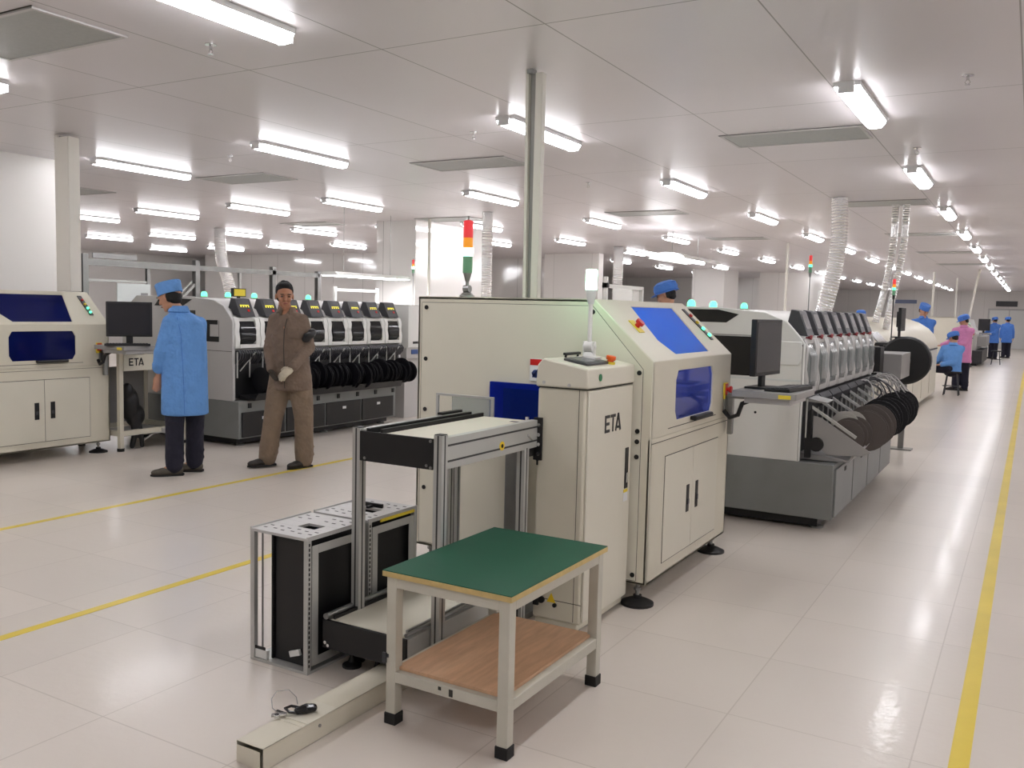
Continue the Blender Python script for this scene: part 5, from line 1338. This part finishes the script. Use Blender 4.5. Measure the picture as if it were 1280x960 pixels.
def standing(h=1.62, coatm='blue_cloth2', trm='navy_cloth', cap='mob', face=(0,1,0), hem=.55, sk='skin', sh='shoe', lean=(0,0), arms='down', w=.9):
    s = h/1.70
    def q(x, y, z): return (x*w*s+lean[0]*max(0,(z-.9)), y*s+lean[1]*max(0,(z-.9)), z*s)
    if arms == 'front': a = dict(elL=q(-.20,.14,1.06), wrL=q(-.10,.33,1.02), elR=q(.20,.14,1.06), wrR=q(.10,.33,1.02)); ha = ((.3,.9,-.1),(0,0,-1),1,.5); hb = ((-.3,.9,-.1),(0,0,-1),-1,.5)
    elif arms == 'left': a = dict(elL=q(-.26,.04,1.07), wrL=q(-.42,.02,1.0), elR=q(.02,-.14,1.05), wrR=q(-.2,-.20,1.0)); ha = ((-.9,0,-.2),(0,0,-1),1,.5); hb = ((-.9,-.1,-.1),(0,0,-1),-1,.5)
    else: a = dict(elL=q(-.22,.02,1.08), wrL=q(-.23,.03,.84), elR=q(.22,.02,1.08), wrR=q(.23,.03,.84)); ha = ((0,.1,-1),(1,0,0),1,.35); hb = ((0,.1,-1),(-1,0,0),-1,.35)
    J = dict(head=q(0,.02,1.555), neck=q(0,0,1.41), chest=q(0,0,1.24), waist=q(0,0,1.02), pelvis=q(0,0,.87), shL=q(-.165,0,1.34), shR=q(.165,0,1.34),
        hipL=q(-.085,0,.82), knL=q(-.09,.0,.45), anL=q(-.09,0,.085), toeL=q(-.10,.12,.03), hipR=q(.085,0,.82), knR=q(.09,0,.45), anR=q(.09,0,.085), toeR=q(.10,.12,.03), **a)
    f2 = Vector((face[0],face[1],0))
    if f2.length > .1:
        f2.normalize()
        for k, x in (('L',-.09),('R',.09)): J['toe'+k] = (J['an'+k][0]+f2.x*.14, J['an'+k][1]+f2.y*.14, .03)
    co = [(q(0,0,1.43),.05,.045,0),(q(0,0,1.39),.12*w,.08,0),(q(0,0,1.33),.175*w*s,.105,0),(q(0,0,1.2),.19*w*s,.125,0),(q(0,0,1.0),.182*w*s,.13,0),(q(0,0,.85),.19*w*s,.14,0),(q(0,0,.7),.2*w*s,.15,0),((0,0,hem),.21*w*s,.155,0),((0,0,hem-.006),.19*w*s,.14,0)]
    return dict(J=J, face=(face[0],face[1],face[2] if len(face)>2 else 0), tface=(face[0],face[1]), cap=cap, capm=coatm, handL=ha, handR=hb, coat=co, coatname='long_coat', coatm=coatm, trm=trm, shm=sh, skin=sk, hs=.98*s, bvox=.012, features=False)

# woman in pink
sp = standing(1.60,'pink_cloth','navy_cloth','mob',(-.9,-.2,-.35),.60,arms='left',w=1.0); sp['capm'] = 'blue_cloth2'; sp['features'] = True
person('woman in long pink coat and blue cap standing by the stool', (-1.25,21.0), sp, .014)
# seated woman in blue
s_ = standing(1.60,'blue_cloth','navy_cloth','mob',(-.85,.5,-.4),.5,arms='left',w=1.0); s_['capm'] = 'blue_cloth2'
dz = -.34
for k in list(s_['J']):
    v = s_['J'][k]
    if k[:2] not in ('kn','an','to'): s_['J'][k] = (v[0], v[1], v[2]+dz)
s_['J']['hipL'] = (-.08,.06,.52); s_['J']['hipR'] = (-.06,-.08,.52)
s_['J']['knL'] = (-.42,.12,.52); s_['J']['knR'] = (-.40,-.04,.52); s_['J']['anL'] = (-.38,.12,.13); s_['J']['anR'] = (-.36,-.04,.13); s_['J']['toeL'] = (-.50,.13,.08); s_['J']['toeR'] = (-.48,-.03,.08)
s_['coat'] = [((c[0][0],c[0][1],c[0][2]+dz),c[1],c[2],c[3]) for c in s_['coat'][:6]]+[((-.02,0,.48),.21,.16,0),((-.02,0,.474),.19,.15,0)]
person('woman in light blue coat and cap sitting on the stool beside the pink coat', (-1.33,19.6), s_, .014)
def stool(loc, label):
    x, y, z = loc
    t = thing('stool', label, 'stool', loc)
    MB().lathe([(0,.44),(.16,.44),(.165,.455),(.16,.475),(0,.478)],(x,y,0),24).build('seat', M['black_plastic'], t)
    b = MB()
    for k in range(4):
        a = PI/4+k*PI/2; c, s = math.cos(a), math.sin(a)
        MB().cyl((x+c*.12,y+s*.12,.44),(x+c*.19,y+s*.19,0),.011,seg=8).build('leg', M['dark_grey'], t)
    ring = [(x+.165*math.cos(2*PI*k/20), y+.165*math.sin(2*PI*k/20), .18) for k in range(20)]
    b.tube(ring,.007,6,closed=True).build('foot_ring', M['dark_grey'], t)
    return t
stool((-1.31,19.6,0),'black metal stool under the seated woman')
st2 = stool((-1.0,34.2,0),'dark stool standing empty in front of the far grey machine')
# man leaning behind the far end of the oven
sp = standing(1.80,'blue_cloth2','navy_cloth','flat',(.55,-.8,-.5),.6,arms='left',w=1.05); sp['features'] = True
person('man in blue coat and flat blue cap bending over the oven end', (-1.93,19.95), sp, .014)
# heads over the machines
sp = standing(1.84,'blue_cloth2','navy_cloth','mob',(-.85,.2,-.3),.6); sp['features'] = True
person('worker with blue cap whose head shows above the main machine', (-3.47,9.3), sp, .014)
sp = standing(1.66,'blue_cloth2','navy_cloth','mob',(.2,.9,0),.6)
person('worker whose blue cap just shows above the right placement row', (-3.45,22.0), sp, .014)
# far pair
sp = standing(1.62,'blue_cloth2','navy_cloth','mob',(-.7,.6,-.2),.62,arms='left',w=1.0)
person('left one of two distant workers in blue coats by the far grey machine', (-1.27,39.3), sp, .016)
sp = standing(1.64,'blue_cloth2','navy_cloth','mob',(-.6,.75,-.1),.62,w=1.0)
person('right one of two distant workers in blue coats, standing in the aisle', (-.86,40.6), sp, .016)
